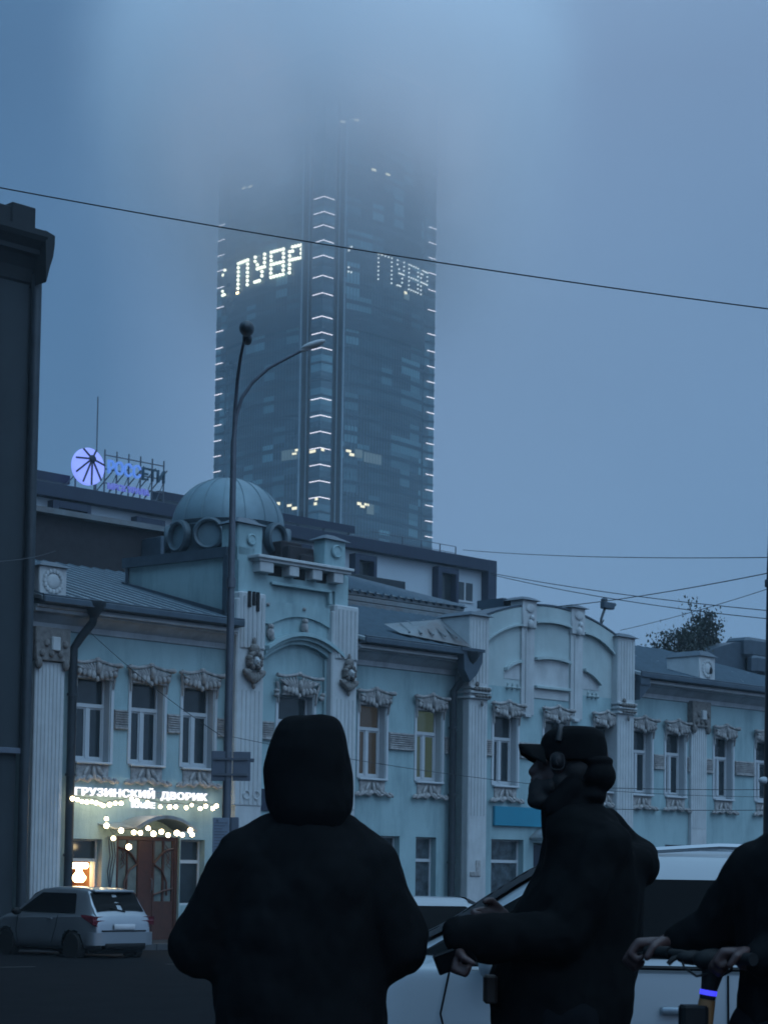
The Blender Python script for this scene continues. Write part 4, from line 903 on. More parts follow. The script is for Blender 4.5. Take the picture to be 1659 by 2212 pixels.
# dotted letters on both faces
GL = {'П': ["11111", "10001", "10001", "10001", "10001", "10001", "10001"], 'У': ["10001", "10001", "01001", "01111", "00010", "00010", "11100"],
      'В': ["11111", "10001", "10001", "11111", "10001", "10001", "11111"], 'Р': ["01111", "11001", "10001", "11111", "10000", "10000", "10000"], '<': ["010", "100", "000", "000", "000", "100", "110"]}
def tz(y, x, side, t):           # height that shows at picture row y for a point at t metres along a face
    w_ = TW.location + Matrix.Rotation(R(45), 3, 'Z') @ fpt(side, t, 0, 0); return at(x, y, w_.y).z
def letter(ch, side, t0, t1, z0, z1, m, rad, zt0, ncol=5):
    b = MB(); rows = GL[ch]; nr_ = len(rows)
    for j, row in enumerate(rows):
        for i, c in enumerate(row):
            if c == '1':
                p_ = fpt(side, t0 + (t1 - t0) * i / (len(row) - 1), .5, z1 + (z0 - z1) * j / (nr_ - 1)); b.ell(p_, (rad, rad, rad), None, 8, 5)
    b.tube([Vector(v) for v in [fpt(side, t0 + (t1 - t0) * (k % 2), .5, z1 + (z0 - z1) * (k // 2) / (nr_ - 1)) for k in range(2 * nr_)]], .03, 4)
    b.build('letter', m, TW)
# left face: t falls from left to right of the picture (the word reads towards the near corner)
for ch, ta, tb, za, zb in (('П', 26.2, 22.6, 130.7, 136.3), ('У', 19.9, 16.7, 130.7, 136.3), ('В', 14.6, 10.9, 130.7, 136.3), ('Р', 9.1, 5.9, 130.7, 136.3)): letter(ch, 1, ta, tb, za, zb, dotM, .38, 0)
letter('<', 1, 33.0, 31.4, 130.7, 136.3, dotM, .36, 0)
for ch, ta, tb in (('П', 14.8, 18.9), ('У', 20.8, 23.0), ('В', 24.8, 28.2), ('Р', 29.4, 32.0)): letter(ch, 0, ta, tb, 130.7, 136.3, dot2M, .2, 0)
letter('<', 0, 6.6, 8.0, 130.7, 136.3, dot2M, .22, 0)
# lit office windows
def lit(px, py, side, w_, h_, m, n=2):
    lo, hi = 0, LT
    for _ in range(30):
        t = (lo + hi) / 2; q = TW.location + Matrix.Rotation(R(45), 3, 'Z') @ fpt(side, t, .12, 0); sx_ = at(px, py, q.y).x
        if (q.x < sx_) == (side == 0): lo = t
        else: hi = t
    z = at(px, py, q.y).z; b = MB(); ps = [fpt(side, t + dt, .16, z + dz) for dt, dz in ((-w_/2, -h_/2), (w_/2, -h_/2), (w_/2, h_/2), (-w_/2, h_/2))]
    k = Vector((0, .06, 0)) if side == 0 else Vector((.06, 0, 0)); b.add(ps + [p_ + k for p_ in ps], [(0, 1, 2, 3), (7, 6, 5, 4), (0, 4, 5, 1), (1, 5, 6, 2), (2, 6, 7, 3), (3, 7, 4, 0)]); b.build('lit_window', m, TW)
for px, py, side, w_, h_, m in ((642, 972, 1, 1.1, .5, officeLit), (628, 982, 1, 5, 2.2, officeLit2), (636, 980, 1, 1.2, .4, officeLit), (753, 974, 0, 1.3, .5, officeLit), (760, 982, 0, 1.2, .6, officeLit), (805, 990, 0, 5, 2.2, officeLit2), (775, 980, 0, 2, 1.8, officeLit2),
                              (600, 1088, 1, 1.3, .6, officeLit), (625, 1092, 1, 1.2, .5, officeLit), (636, 1098, 1, 1.3, .6, officeLit), (776, 1088, 0, 1.1, .6, officeLit), (792, 1090, 0, 1.3, .5, officeLit), (783, 1094, 0, 1.2, .5, officeLit), (800, 1100, 0, 2, 2.2, officeLit2),
                              (527, 405, 1, 1.3, .5, officeLit), (541, 402, 1, 1.3, .5, officeLit), (808, 366, 0, 1.3, .5, officeLit), (838, 376, 0, 1.3, .5, officeLit), (513, 632, 1, .8, .4, amberM), (876, 632, 0, 1.0, .6, officeLit), (878, 640, 0, 2.0, 1.4, officeLit2),
                              (480, 965, 1, 1, .5, officeLit2), (560, 262, 1, 1.2, .5, officeLit), (650, 258, 1, 1.2, .5, officeLit), (740, 262, 0, 1.2, .5, officeLit), (770, 258, 0, 1.2, .5, officeLit)): lit(px, py, side, w_, h_, m)
for px, py in ((676, 975), (694, 973), (690, 1080), (688, 1090), (683, 975)):
    z = at(px, py, 420).z; x = (px - 692) / 10.24 / .7071
    b = MB(); b.box(max(.02, x), max(.02, x) + .9, -.14, -.10, z, z + .6) if x >= 0 else b.box(-.14, -.10, -x, -x + .9, z, z + .6); b.build('lit_window', officeLit, TW)

# ================================================================== street lamp, signs, poles, cables
lp = empty('street_lamp', (at(489, 1765, 44).x, 44, 0)); tag(lp, 'tall twin-armed street lamp standing before the cafe', 'street lamp'); X0 = lp.location.x
def lpt(x, y, dy=0): q = at(x, y, 44 + dy); return Vector((q.x - X0, dy, q.z))
b = MB(); b.tube([(-.02, 0, road_z(0, 44)), (0, 0, 2.0), lpt(497, 1400), lpt(505, 950)], [.105, .10, .085, .065], 12); b.tube([lpt(499, 1260) - Vector((0, 0, .1)), lpt(499, 1260) + Vector((0, 0, .12))], .105, 12)
b.tube([(-.02, 0, road_z(0, 44)), (-.02, 0, road_z(0, 44) + .5)], .15, 12); b.build('pole', poleM, lp, 40)
b = MB(); b.tube([lpt(505, 952), lpt(508, 885), lpt(513, 820, -.3), lpt(520, 770, -.7), lpt(528, 733, -1.2)], [.05, .045, .04, .036, .034], 8); b.build('arm', poleM, lp, 40)
b = MB(); b.tube([lpt(505, 952), lpt(510, 900), lpt(522, 860), lpt(545, 826), lpt(580, 795), (lpt(622, 772)), lpt(655, 755)], [.05, .045, .042, .04, .038, .036, .034], 8); b.build('arm', poleM, lp, 40)
b = MB(); c = lpt(534, 716, -1.5); b.ell(c + Vector((0, -.15, .03)), (.165, .42, .17), Matrix.Rotation(.15, 3, 'X'), 14, 8); b.ell(c + Vector((-.01, .2, -.1)), (.11, .25, .13), None, 12, 6); b.build('lamp_head', pipeM, lp, 60)
b = MB(); a_, e_ = lpt(652, 757), lpt(697, 737); b.ell((a_ + e_)/2 + Vector((.02, 0, .03)), (.30, .14, .075), Matrix.Rotation(-.36, 3, 'Y'), 14, 8); b.ell((a_*.8 + e_*.2), (.16, .07, .06), Matrix.Rotation(-.4, 3, 'Y'), 12, 6); o = b.build('lamp_head', trimM, lp, 60); o['label'] = 'pale grey lamp head'
sg = empty('road_sign', (X0, 43.8, 0)); tag(sg, 'dark rectangular road sign seen from behind, high on the street lamp pole', 'sign')
def sgp(x, y): q = at(x, y, 43.8); return q.x - X0, q.z
(xa, za), (xb, zb) = sgp(455, 1687), sgp(541, 1623); xm = (xa + xb)/2 + .03
b = MB(); b.bev(xa, xm - .01, .12, .15, za, zb - .0, .012); b.build('plate', signbM, sg); b = MB(); b.bev(xm + .01, xb, .12, .15, za + .01, zb - .01, .012); b.build('plate', signbM, sg)
b = MB(); b.box(xa + .06, xb - .06, .08, .12, za + .12, za + .17); b.box(xa + .06, xb - .06, .08, .12, zb - .2, zb - .15); b.box(xb, xb + .08, .1, .13, zb - .24, zb - .16); b.build('bracket', poleM, sg)
sg = empty('parking_notice', (X0, 43.8, 0)); tag(sg, 'grey notice plate of small lines beside a dark box, low on the street lamp pole', 'sign')
(xa, za), (xb, zb) = sgp(460, 1850), sgp(497, 1768); xc, _ = sgp(516, 1768)
b = MB(); b.bev(xa, xb, -.2, -.17, za, zb, .01); b.build('plate', paperM, sg); b = MB(); b.bev(xb + .02, xc, -.1, .08, za + .05, zb + .02, .02); b.build('box', signbM, sg)
b = MB()
for i in range(11):
    L = (.30 - .06 * ((i * 7) % 3)) * (xb - xa) / .38
    b.box(xa + .04, xa + .04 + L, -.206, -.2, zb - .12 - i*.065, zb - .105 - i*.065)
b.ell((xa + .1, -.2, zb - .06), (.03, .008, .03), None, 8, 5); b.build('text_lines', signbM, sg)
ep = empty('tram_pole', (at(1673, 1500, 30).x, 30, 0)); tag(ep, 'dark steel tram pole at the right edge of the street', 'pole')
zt = at(1660, 1140, 30).z; b = MB(); b.tube([(0, 0, road_z(0, 30)), (0, 0, 2), (.02, 0, zt - .6), (.03, 0, zt - .12), (.03, 0, zt)], [.17, .165, .14, .13, .05], 14); b.build('shaft', pipeM, ep, 50)
b = MB(); b.tube([(.02, 0, zt - .9), (.02, 0, zt - .8)], .17, 14); b.tube([(.02, -.15, 6.5), (.02, .15, 6.5)], .04, 6); b.build('collar', poleM, ep)
q1, q2 = Vector((-.12, 0, at(1648, 1687, 30).z)), None
b = MB(); b.ell((-.16, -.05, at(1640, 1687, 30).z), (.09, .06, .06), None, 10, 6); b.build('insulator', frameM, ep, 60)
def wire(p0, p1, sag, label, r=.012, n=14, group='thin cables strung over the street'):
    p0, p1 = at(*p0), at(*p1); b = MB(); c = (p0 + p1) / 2
    b.tube([p0.lerp(p1, i/n) - Vector((0, 0, 4 * sag * (i/n) * (1 - i/n))) - c for i in range(n + 1)], r, 5)
    o = b.build('cable', wireM); o.location = c; return tag(o, label, 'cable', group)
wire((-30, 399, 22), (1700, 672, 22), .07, 'thickest cable crossing the whole sky in front of the glass tower', .0085)
wire((1000, 1188, 80), (1690, 1204, 45), .12, 'nearly level thin cable from the office roof to the right edge', .012)
wire((1060, 1238, 60), (1690, 1322, 45), .10, 'upper of two thin cables falling to the right above the gabled bay', .011)
wire((1060, 1241, 60), (1690, 1340, 45), .14, 'lower of two thin cables falling to the right above the gabled bay', .011)
wire((1190, 1312, 60), (1690, 1232, 40), .08, 'cable rising to the right that crosses the falling pair', .012)
wire((1340, 1362, 60), (1690, 1262, 45), .06, 'thin cable rising to the right just above the trees', .009)
wire((180, 1352, 46), (478, 1590, 44), .12, 'slack thin cable sloping across the left windows down to the lamp pole', .008)
wire((500, 1592, 44), (1690, 1722, 52), .35, 'thin slack cable running from the lamp pole along the whole street front', .007)
wire((1290, 1702, 40), (1700, 1706, 40), .02, 'level thin cable across the right-hand upper windows', .007)
wire((1300, 1748, 40), (1700, 1750, 40), .02, 'level thin cable below the right-hand upper windows', .007)
wire((-20, 1214, 30), (120, 1190, 47), .05, 'short thin cable in front of the dark corner building', .007)

# ================================================================== cars
def cat_(P, t):
    n = len(P) - 1; k = min(int(t * n), n - 1); u = t * n - k
    p = [P[max(0, k-1)], P[k], P[k+1], P[min(n, k+2)]]
    return tuple(.5*((2*p[1][i]) + (-p[0][i] + p[2][i])*u + (2*p[0][i] - 5*p[1][i] + 4*p[2][i] - p[3][i])*u*u + (-p[0][i] + 3*p[1][i] - 3*p[2][i] + p[3][i])*u**3) for i in range(len(P[0])))
def lin(P, x):
    for (a, b), (c, d) in zip(P, P[1:]):
        if x <= c: t = max(0, (x - a) / (c - a)); t = t*t*(3-2*t)*.4 + t*.6; return b + (d - b) * t
    return P[-1][1]
def make_car(name, loc, rz, sp, paint, label, cat, res=.03, vres=4):
    root = empty(name, loc, rz); tag(root, label, cat)
    L, W = sp['L'], sp['W']; NX = int(L / res); xs = [L * i / NX for i in range(NX + 1)]
    grid = []
    for x in xs:
        t = abs(2*x/L - 1); w = W * (1 - .20 * t**7 - .03*t**2); zl, zt, zb = lin(sp['low'], x), lin(sp['top'], x), lin(sp['belt'], x)
        h = max(0, zt - zb); bz = min(zb, zt - .06); sz = max(zt - .07, bz + .015)
        P = [(0, zl), (w*.5, zl), (w*.88, zl + .02), (w*.985, zl + .14), (w*1.0, zl*.45 + bz*.55), (w*.985, bz - .06), (w*.955, bz), (w*.945 - h*.36, sz), (w*.88 - h*.40, zt - .015), (w*.5, zt + .012), (0, zt + .02)]
        m = (len(P) - 1) * vres
        grid.append([Vector((x, *cat_(P, j/m))) for j in range(m + 1)])
    m = len(grid[0]) - 1
    wheels = sp['wheels']; wr = sp['wr']; ar = wr + .055
    def snap(v):                                     # open round wheel arches
        for wx in wheels:
            d = math.hypot(v.x - wx, v.z - wr)
            if abs(d - ar) < res * .75 and abs(v.y) > W*.6 and d > 0: return Vector((wx + (v.x - wx)/d*ar, v.y, wr + (v.z - wr)/d*ar))
        return v
    grid = [[snap(v) for v in r_] for r_ in grid]
    G = [[Vector((v.x, -v.y, v.z)) for v in reversed(r_)][:-1] + r_ for r_ in [g[::-1] for g in grid]]  # placeholder order, replaced below
    G = [r_ + [Vector((v.x, -v.y, v.z)) for v in r_[1:-1][::-1]] for r_ in grid]          # closed loop
    K = len(G[0]); faces = []; cen = []
    for i in range(NX):
        for j in range(K):
            a, b_, c, d = G[i][j], G[i+1][j], G[i+1][(j+1) % K], G[i][(j+1) % K]; ce = (a + b_ + c + d) / 4
            faces.append((i*K+j, (i+1)*K+j, (i+1)*K+(j+1) % K, i*K+(j+1) % K)); cen.append(ce)
    vs = [v for r_ in G for v in r_]
    inarch = lambda c: abs(c.y) > W*.6 and any(math.hypot(c.x - wx, c.z - wr) < ar for wx in wheels)
    body = MB(); body.add(vs, [f for f, c in zip(faces, cen) if not inarch(c)] + [tuple(range(K)), tuple(NX*K + i for i in range(K))[::-1]]); bo = body.build('body', paint, root, 50)
    me = bo.data; nrm = [v.normal.copy() for v in me.vertices]
    def sect(x):
        k = min(max(x / L * NX, 0), NX - 1e-6); i = int(k); u = k - i; return [p_.lerp(q_, u) for p_, q_ in zip(grid[i], grid[i + 1])]
    def side_y(x, z):                                # half width of the flank at a height, above its widest point
        r_ = sect(x); best = None
        for p_, q_ in zip(r_, r_[1:]):
            if min(p_.z, q_.z) <= z <= max(p_.z, q_.z) and max(p_.y, q_.y) > W * .35:
                t_ = 0 if abs(q_.z - p_.z) < 1e-6 else (z - p_.z) / (q_.z - p_.z); best = max(best or 0, p_.y + (q_.y - p_.y) * t_)
        return best if best is not None else W * .9
    def top_z(x, y):
        r_ = sect(x); best = 0
        for p_, q_ in zip(r_, r_[1:]):
            if min(p_.y, q_.y) <= abs(y) <= max(p_.y, q_.y):
                t_ = 0 if abs(q_.y - p_.y) < 1e-6 else (abs(y) - p_.y) / (q_.y - p_.y); best = max(best, p_.z + (q_.z - p_.z) * t_)
        return best
    def sheet_(nm, m_, x0, x1, lo, hi, f, nx=40, ny=18):
        g_ = []
        for i in range(nx + 1):
            x = x0 + (x1 - x0) * i / nx; a_, b_ = lo(x), hi(x); g_.append([f(x, a_ + (b_ - a_) * j / ny) for j in range(ny + 1)])
        p_ = MB(); p_.add([v for r_ in g_ for v in r_], [(i*(ny+1)+j, (i+1)*(ny+1)+j, (i+1)*(ny+1)+j+1, i*(ny+1)+j+1) for i in range(nx) for j in range(ny)]); return p_.build(nm, m_, root, 60)
    for kind_, nm, m_, x0, x1, lo, hi in sp['patches']:
        if kind_ == 'side':
            for s_ in (1, -1): sheet_(nm, m_, x0, x1, lo, hi, lambda x, z: Vector((x, s_ * (side_y(x, z) + .008), z)))
        else: sheet_(nm, m_, x0, x1, lo, hi, lambda x, y: Vector((x, y, top_z(x, y) + .022)))
    b = MB()
    for wx in wheels:
        for s_ in (-1, 1): b.lathe([(ar + .02, -.1), (ar + .02, .12)], (0, 0, 0), 24) if 0 else None
        b.box(wx - ar, wx + ar, -W*.62, W*.62, .15, wr + ar)
    b.box(.3, L - .3, -W*.8, W*.8, .17, .35); b.build('underbody', plastM, root)
    for wx in wheels:
        for s_ in (-1, 1):
            M = Matrix.Translation((wx, s_ * (W - .12), wr)) @ Matrix.Rotation(R(90), 4, 'X')
            q = MB(); q.lathe([(wr*.62, -.1), (wr*.9, -.105), (wr, -.07), (wr, .07), (wr*.9, .105), (wr*.62, .1)], (0, 0, 0), 28); q.v = [tuple(M @ Vector(v)) for v in q.v]; wo_ = q.build('wheel', tyreM, root, 40)
            q = MB(); q.lathe([(.001, -.09), (wr*.2, -.095), (wr*.2, .095), (.001, .09)], (0, 0, 0), 16); q.lathe([(wr*.56, -.092), (wr*.63, -.1), (wr*.63, .1), (wr*.56, .092)], (0, 0, 0), 28)
            for k in range(6): q.box(-.03, .03, wr*.15, wr*.58, -.08, .08, Matrix.Rotation(k*math.pi/3, 4, 'Z'))
            q.v = [tuple(M @ Vector(v)) for v in q.v]; q.build('rim', rimM, wo_, 40)
    for nm, m_, fn in sp.get('extras', ()): part(nm, m_, fn, root, 50)
    return root
# silver hatchback, nose to the cafe (x = 0 at its tail)
hs = dict(L=3.85, W=.85, wheels=(.68, 3.08), wr=.30, belt=[(0, .93), (.5, .95), (1.2, .93), (2.9, .88), (3.85, .8)],
    top=[(0, .60), (.03, .92), (.10, .985), (.22, 1.12), (.44, 1.40), (.52, 1.455), (.9, 1.49), (1.7, 1.50), (2.15, 1.45), (2.95, .99), (3.1, .94), (3.6, .80), (3.80, .62), (3.85, .5)],
    low=[(0, .34), (.25, .24), (3.5, .2), (3.85, .28)])
hs['patches'] = [
    ('side', 'side_window', cglassM, .62, 2.72, lambda x: .975, lambda x: max(.98, min(1.385, .99 + (x - .62) * 2.2, .98 + (2.72 - x) * .60))),
    ('top', 'rear_window', cglassM, .125, .43, lambda x: -.60 + .1 * x, lambda x: .60 - .1 * x), ('top', 'windscreen', cglassM, 2.2, 2.92, lambda x: -.60, lambda x: .60),
    ('side', 'tail_light', redM, .012, .42, lambda x: .70 + x * .55, lambda x: min(.92 + x * .10, .955))]
hs['extras'] = [
    ('bumper', silverM, lambda b: b.loft([[Vector((x, y, z)) for x, y in ((-.055, -.5), (-.02, -.70), (.08, -.785), (.2, -.80), (.2, .80), (.08, .785), (-.02, .70), (-.055, .5))] for z in (.34, .40, .54, .60)])),
    ('bumper_insert', plastM, lambda b: b.bev(-.10, .1, -.5, .5, .26, .38, .02)),
    ('number_plate', plateM, lambda b: b.bev(-.035, -.01, -.26, .26, .66, .77, .004)),
    ('tailgate_trim', plastM, lambda b: b.bev(-.03, .0, -.55, .55, .615, .645, .005)),
    ('roof_spoiler', silverM, lambda b: b.bev(.34, .56, -.5, .5, 1.41, 1.455, .015)),
    ('mirror', plastM, lambda b: (b.ell((2.55, .93, .98), (.07, .12, .08), None, 10, 6),)), ('mirror', plastM, lambda b: (b.ell((2.55, -.93, .98), (.07, .12, .08), None, 10, 6),)),
    ('door_seam', plastM, lambda b: b.tube([(1.15, .845, .93), (1.2, .86, .7), (1.35, .86, .35)], .006, 4)), ('door_seam', plastM, lambda b: b.tube([(2.62, .845, .9), (2.66, .855, .6), (2.6, .85, .32)], .006, 4)), ('door_handle', silverM, lambda b: b.bev(1.35, 1.5, .835, .87, .84, .87, .01)), ('wiper', plastM, lambda b: b.tube([(.1, -.1, 1.02), (.16, .25, 1.10)], .012, 5))]
pr = at(235, 2060, 41.0); ang = math.atan2(.72, -.69)
loc = Vector((pr.x, pr.y, 0)); zr = road_z(loc.x, loc.y) - .07
make_car('hatchback', (loc.x + .30, loc.y, zr), ang, hs, silverM, 'silver hatchback parked nose-in before the lit cafe, red tail lights unlit', 'car', .03)
# white people carrier close to the camera, nose to the left (x = 0 at its tail)
bx = .42
ms = dict(L=4.75, W=.92, wheels=(.95, 3.75), wr=.33, belt=[(0, 1.05), (1, 1.08), (3.0, 1.09), (3.8, 1.07), (4.75, .8)],
    top=[(0, .75), (.04, 1.1), (.35, 1.5), (.7, 1.59), (1.2, 1.625), (2.5, 1.63), (2.85, 1.62), (3.02, 1.575), (3.80, 1.135), (3.95, 1.07), (4.4, .98), (4.65, .85), (4.75, .6)],
    low=[(0, .36), (.3, .24), (4.4, .22), (4.75, .3)])
ms['patches'] = [
    ('side', 'side_window', cglassM, .5, 3.74, lambda x: 1.125, lambda x: max(1.13, min(1.50, 1.13 + (x - .5) * 1.8, 1.13 + (3.76 - x) * .575))),
    ('top', 'windscreen', cglassM, 3.08, 3.74, lambda x: -.56, lambda x: .56), ('top', 'rear_window', cglassM, .1, .42, lambda x: -.6, lambda x: .6)]
ms['extras'] = [
    ('roof_rail', silverM, lambda b: b.tube([(.5, .58, 1.60), (.7, .60, 1.645), (2.3, .60, 1.665), (2.85, .58, 1.625)], .018, 6)), ('roof_rail', silverM, lambda b: b.tube([(.5, -.58, 1.60), (.7, -.60, 1.645), (2.3, -.60, 1.665), (2.85, -.58, 1.625)], .018, 6)),
    ('window_trim', plastM, lambda b: b.tube([(.5, .905, 1.07), (3.6, .905, 1.085)], .012, 6)),
    ('door_seam', plastM, lambda b: b.tube([(3.62, .915, 1.05), (3.66, .93, .85), (3.6, .93, .6), (3.62, .925, .42)], .005, 4)), ('door_seam', plastM, lambda b: b.tube([(2.3, .915, 1.05), (2.3, .93, .8), (2.3, .93, .35)], .005, 4)),
    ('door_handle', silverM, lambda b: (b.bev(1.0, 1.24, .915, .955, .86, .90, .012),)), ('door_handle', silverM, lambda b: (b.bev(2.4, 2.62, .915, .955, .86, .90, .012),)), ('door_seam', plastM, lambda b: b.tube([(.98, .915, 1.05), (.98, .93, .8), (1.2, .93, .5), (1.32, .925, .35)], .005, 4)), ('sill_trim', plastM, lambda b: b.bev(1.35, 3.3, .90, .945, .25, .36, .015)), ('handle_recess', plastM, lambda b: (b.ell((1.12, .915, .86), (.15, .012, .05), None, 14, 6),)),
    ('mirror', whiteM, lambda b: b.ell((3.42, 1.05, 1.10), (.07, .12, .09), None, 12, 8)), ('mirror', plastM, lambda b: b.ell((3.42, -1.05, 1.10), (.07, .12, .09), None, 12, 8)),
    ('wiper', plastM, lambda b: b.tube([(3.86, -.4, 1.12), (3.66, .1, 1.2), (3.55, .5, 1.22)], .012, 5)),
    ('headlight', lensM, lambda b: (b.ell((4.58, .66, .80), (.13, .16, .07), None, 12, 6),)), ('headlight', lensM, lambda b: (b.ell((4.58, -.66, .80), (.13, .16, .07), None, 12, 6),))]
# near flank lies on local +y: turn by 180 so that +y faces the camera
xf = at(460, 2100, 9.4).x
make_car('minivan', (xf + 4.75, 10.35, road_z(0, 10.3) + .0), R(180) - .018, ms, whiteM, 'large white people carrier standing right behind the man in the cap', 'car', .0125, 8)
ss = dict(L=4.5, W=.88, wheels=(.95, 3.65), wr=.31, belt=[(0, .95), (4.5, .8)],
    top=[(0, .7), (.05, .98), (.75, 1.02), (1.35, 1.38), (1.7, 1.43), (2.4, 1.42), (3.25, .98), (4.2, .82), (4.5, .55)], low=[(0, .33), (.3, .22), (4.2, .2), (4.5, .28)])
ss['patches'] = [('side', 'side_window', cglassM, 1.2, 2.98, lambda x: .985, lambda x: max(.99, min(1.33, .99 + (x - 1.2) * 1.0, .99 + (2.98 - x) * .6))), ('top', 'windscreen', cglassM, 2.45, 3.15, lambda x: -.62, lambda x: .62),
    ('top', 'rear_window', cglassM, .82, 1.3, lambda x: -.6, lambda x: .6), ('side', 'tail_light', redM, .02, .2, lambda x: .72, lambda x: .88)]
q = at(640, 1940, 26.0)
make_car('sedan', (q.x - .28, 26.0, road_z(0, 26) - .07), .12, ss, whiteM, 'white sedan out in the road, its roof showing between the two men', 'car', .03)

# ================================================================== people
def lump(name, m, prims, parent, vox=.008, smooth=6, fac=.5):
    b = MB()
    for pr_ in prims:
        k = pr_[0]
        if k == 'c':
            _, p0, p1, r0, r1 = pr_; p0, p1 = Vector(p0), Vector(p1); d = p1 - p0; n = 8
            pts = [p0 - d.normalized()*r0*math.cos(a) for a in (.35, .8, 1.2)] ; rad = [r0*math.sin(a) for a in (.35, .8, 1.2)]
            pts += [p0.lerp(p1, i/n) for i in range(n + 1)]; rad += [r0 + (r1-r0)*i/n for i in range(n + 1)]
            pts += [p1 + d.normalized()*r1*math.cos(a) for a in (1.2, .8, .35)]; rad += [r1*math.sin(a) for a in (1.2, .8, .35)]
            b.tube(pts, rad, 16)
        elif k == 'e': b.ell(pr_[1], pr_[2], pr_[3] if len(pr_) > 3 else None, 20, 14)
        elif k == 'l':
            b.loft([[Vector((cx + rx*math.cos(2*math.pi*i/28), cy_ + ry*math.sin(2*math.pi*i/28), z)) for i in range(28)] for cx, cy_, z, rx, ry in pr_[1]])
        elif k == 'b': b.bev(*pr_[1:])
    o = b.build(name, m, parent); o.parent = parent
    md = o.modifiers.new('r', 'REMESH'); md.mode = 'VOXEL'; md.voxel_size = vox; md.use_smooth_shade = True
    sm = o.modifiers.new('s', 'SMOOTH'); sm.iterations = smooth; sm.factor = fac
    dg = bpy.context.evaluated_depsgraph_get(); me = bpy.data.meshes.new_from_object(o.evaluated_get(dg)); old = o.data; o.modifiers.clear(); o.data = me; bpy.data.meshes.remove(old)
    me.name = name; me.polygons.foreach_set('use_smooth', [True]*len(me.polygons))
    if not me.materials: me.materials.append(m)
    return o
def fold(o, amp, sc, seed):                         # soft cloth folds pushed into a garment
    from mathutils import noise
    me = o.data; co = [v.co.copy() for v in me.vertices]; nr_ = [v.normal.copy() for v in me.vertices]
    for v, c, n in zip(me.vertices, co, nr_):
        k = noise.fractal(Vector((c.x*sc, c.y*sc, c.z*sc*.7)) + Vector((seed, 0, 0)), 1.0, 2.0, 3); v.co = c + n * amp * k
def hand(wrist, d, across, nrm, curl, sc=1.0):      # palm, four bent fingers of unequal length, thumb from the palm's side
    w_ = Vector(wrist); d = Vector(d).normalized(); a = Vector(across).normalized(); n = Vector(nrm).normalized(); P = []
    for k in (-1, -.33, .33, 1): P.append(('c', w_ + d*.02 + a*.026*k*sc*.8, w_ + d*.095*sc + a*.032*k*sc, .016*sc, .0145*sc))
    for k, L in ((-1, .068), (-.34, .08), (.34, .076), (1, .058)):
        p = w_ + d*.098*sc + a*.034*k*sc; ang = 0
        dd = d
        for seg, f in enumerate((.45, .32, .23)):
            ang += curl * (.9 if seg else .6); dd = (d*math.cos(ang) + n*math.sin(ang)).normalized(); q_ = p + dd*L*f*1.25*sc; P.append(('c', p, q_, (.0112 - .0012*seg)*sc, (.0102 - .0012*seg)*sc)); p = q_
    t0 = w_ + d*.035*sc + a*.034*sc; t1 = t0 + (a*.7 + d*.6 + n*.35).normalized()*.042*sc; t2 = t1 + (d*.8 + n*.7*curl + a*.1).normalized()*.032*sc
    P += [('c', t0, t1, .016*sc, .013*sc), ('c', t1, t2, .0125*sc, .010*sc)]
    return P
def legs(cx, cy_, hip=.93, sep=.11, h=0, fwd=(0, 1)):
    P = []
    for s_ in (-1, 1):
        ox, oy = s_*sep*fwd[1], -s_*sep*fwd[0]
        P += [('c', (cx + ox, cy_ + oy, hip), (cx + ox*1.1, cy_ + oy*1.1, .5), .085, .058), ('c', (cx + ox*1.1, cy_ + oy*1.1, .5), (cx + ox*1.15, cy_ + oy*1.15, .1), .055, .04), ('c', (cx + ox*1.15, cy_ + oy*1.15, .05), (cx + ox*1.15 + fwd[0]*.15, cy_ + oy*1.15 + fwd[1]*.15, .04), .045, .035)]
    return P
def trousers(cx, cy_, parent, sep=.11, fwd=(0, 1)):
    P = [('e', (cx, cy_, .93), (.20, .16, .16))]
    for s_ in (-1, 1):
        ox, oy = s_*sep*fwd[1], -s_*sep*fwd[0]; P += [('c', (cx + ox, cy_ + oy, .93), (cx + ox*1.15, cy_ + oy*1.15, .5), .115, .085), ('c', (cx + ox*1.15, cy_ + oy*1.15, .5), (cx + ox*1.2, cy_ + oy*1.2, .13), .085, .07)]
    o = lump('trousers', trouM, P, parent, .012); fold(o, .012, 7, 3)
    for s_ in (-1, 1):
        ox, oy = s_*sep*fwd[1]*1.2, -s_*sep*fwd[0]*1.2
        lump('shoe', shoeM, [('c', (cx + ox, cy_ + oy, .06), (cx + ox + fwd[0]*.19, cy_ + oy + fwd[1]*.19, .045), .058, .045), ('c', (cx + ox, cy_ + oy, .06), (cx + ox, cy_ + oy, .13), .055, .055)], parent, .012)

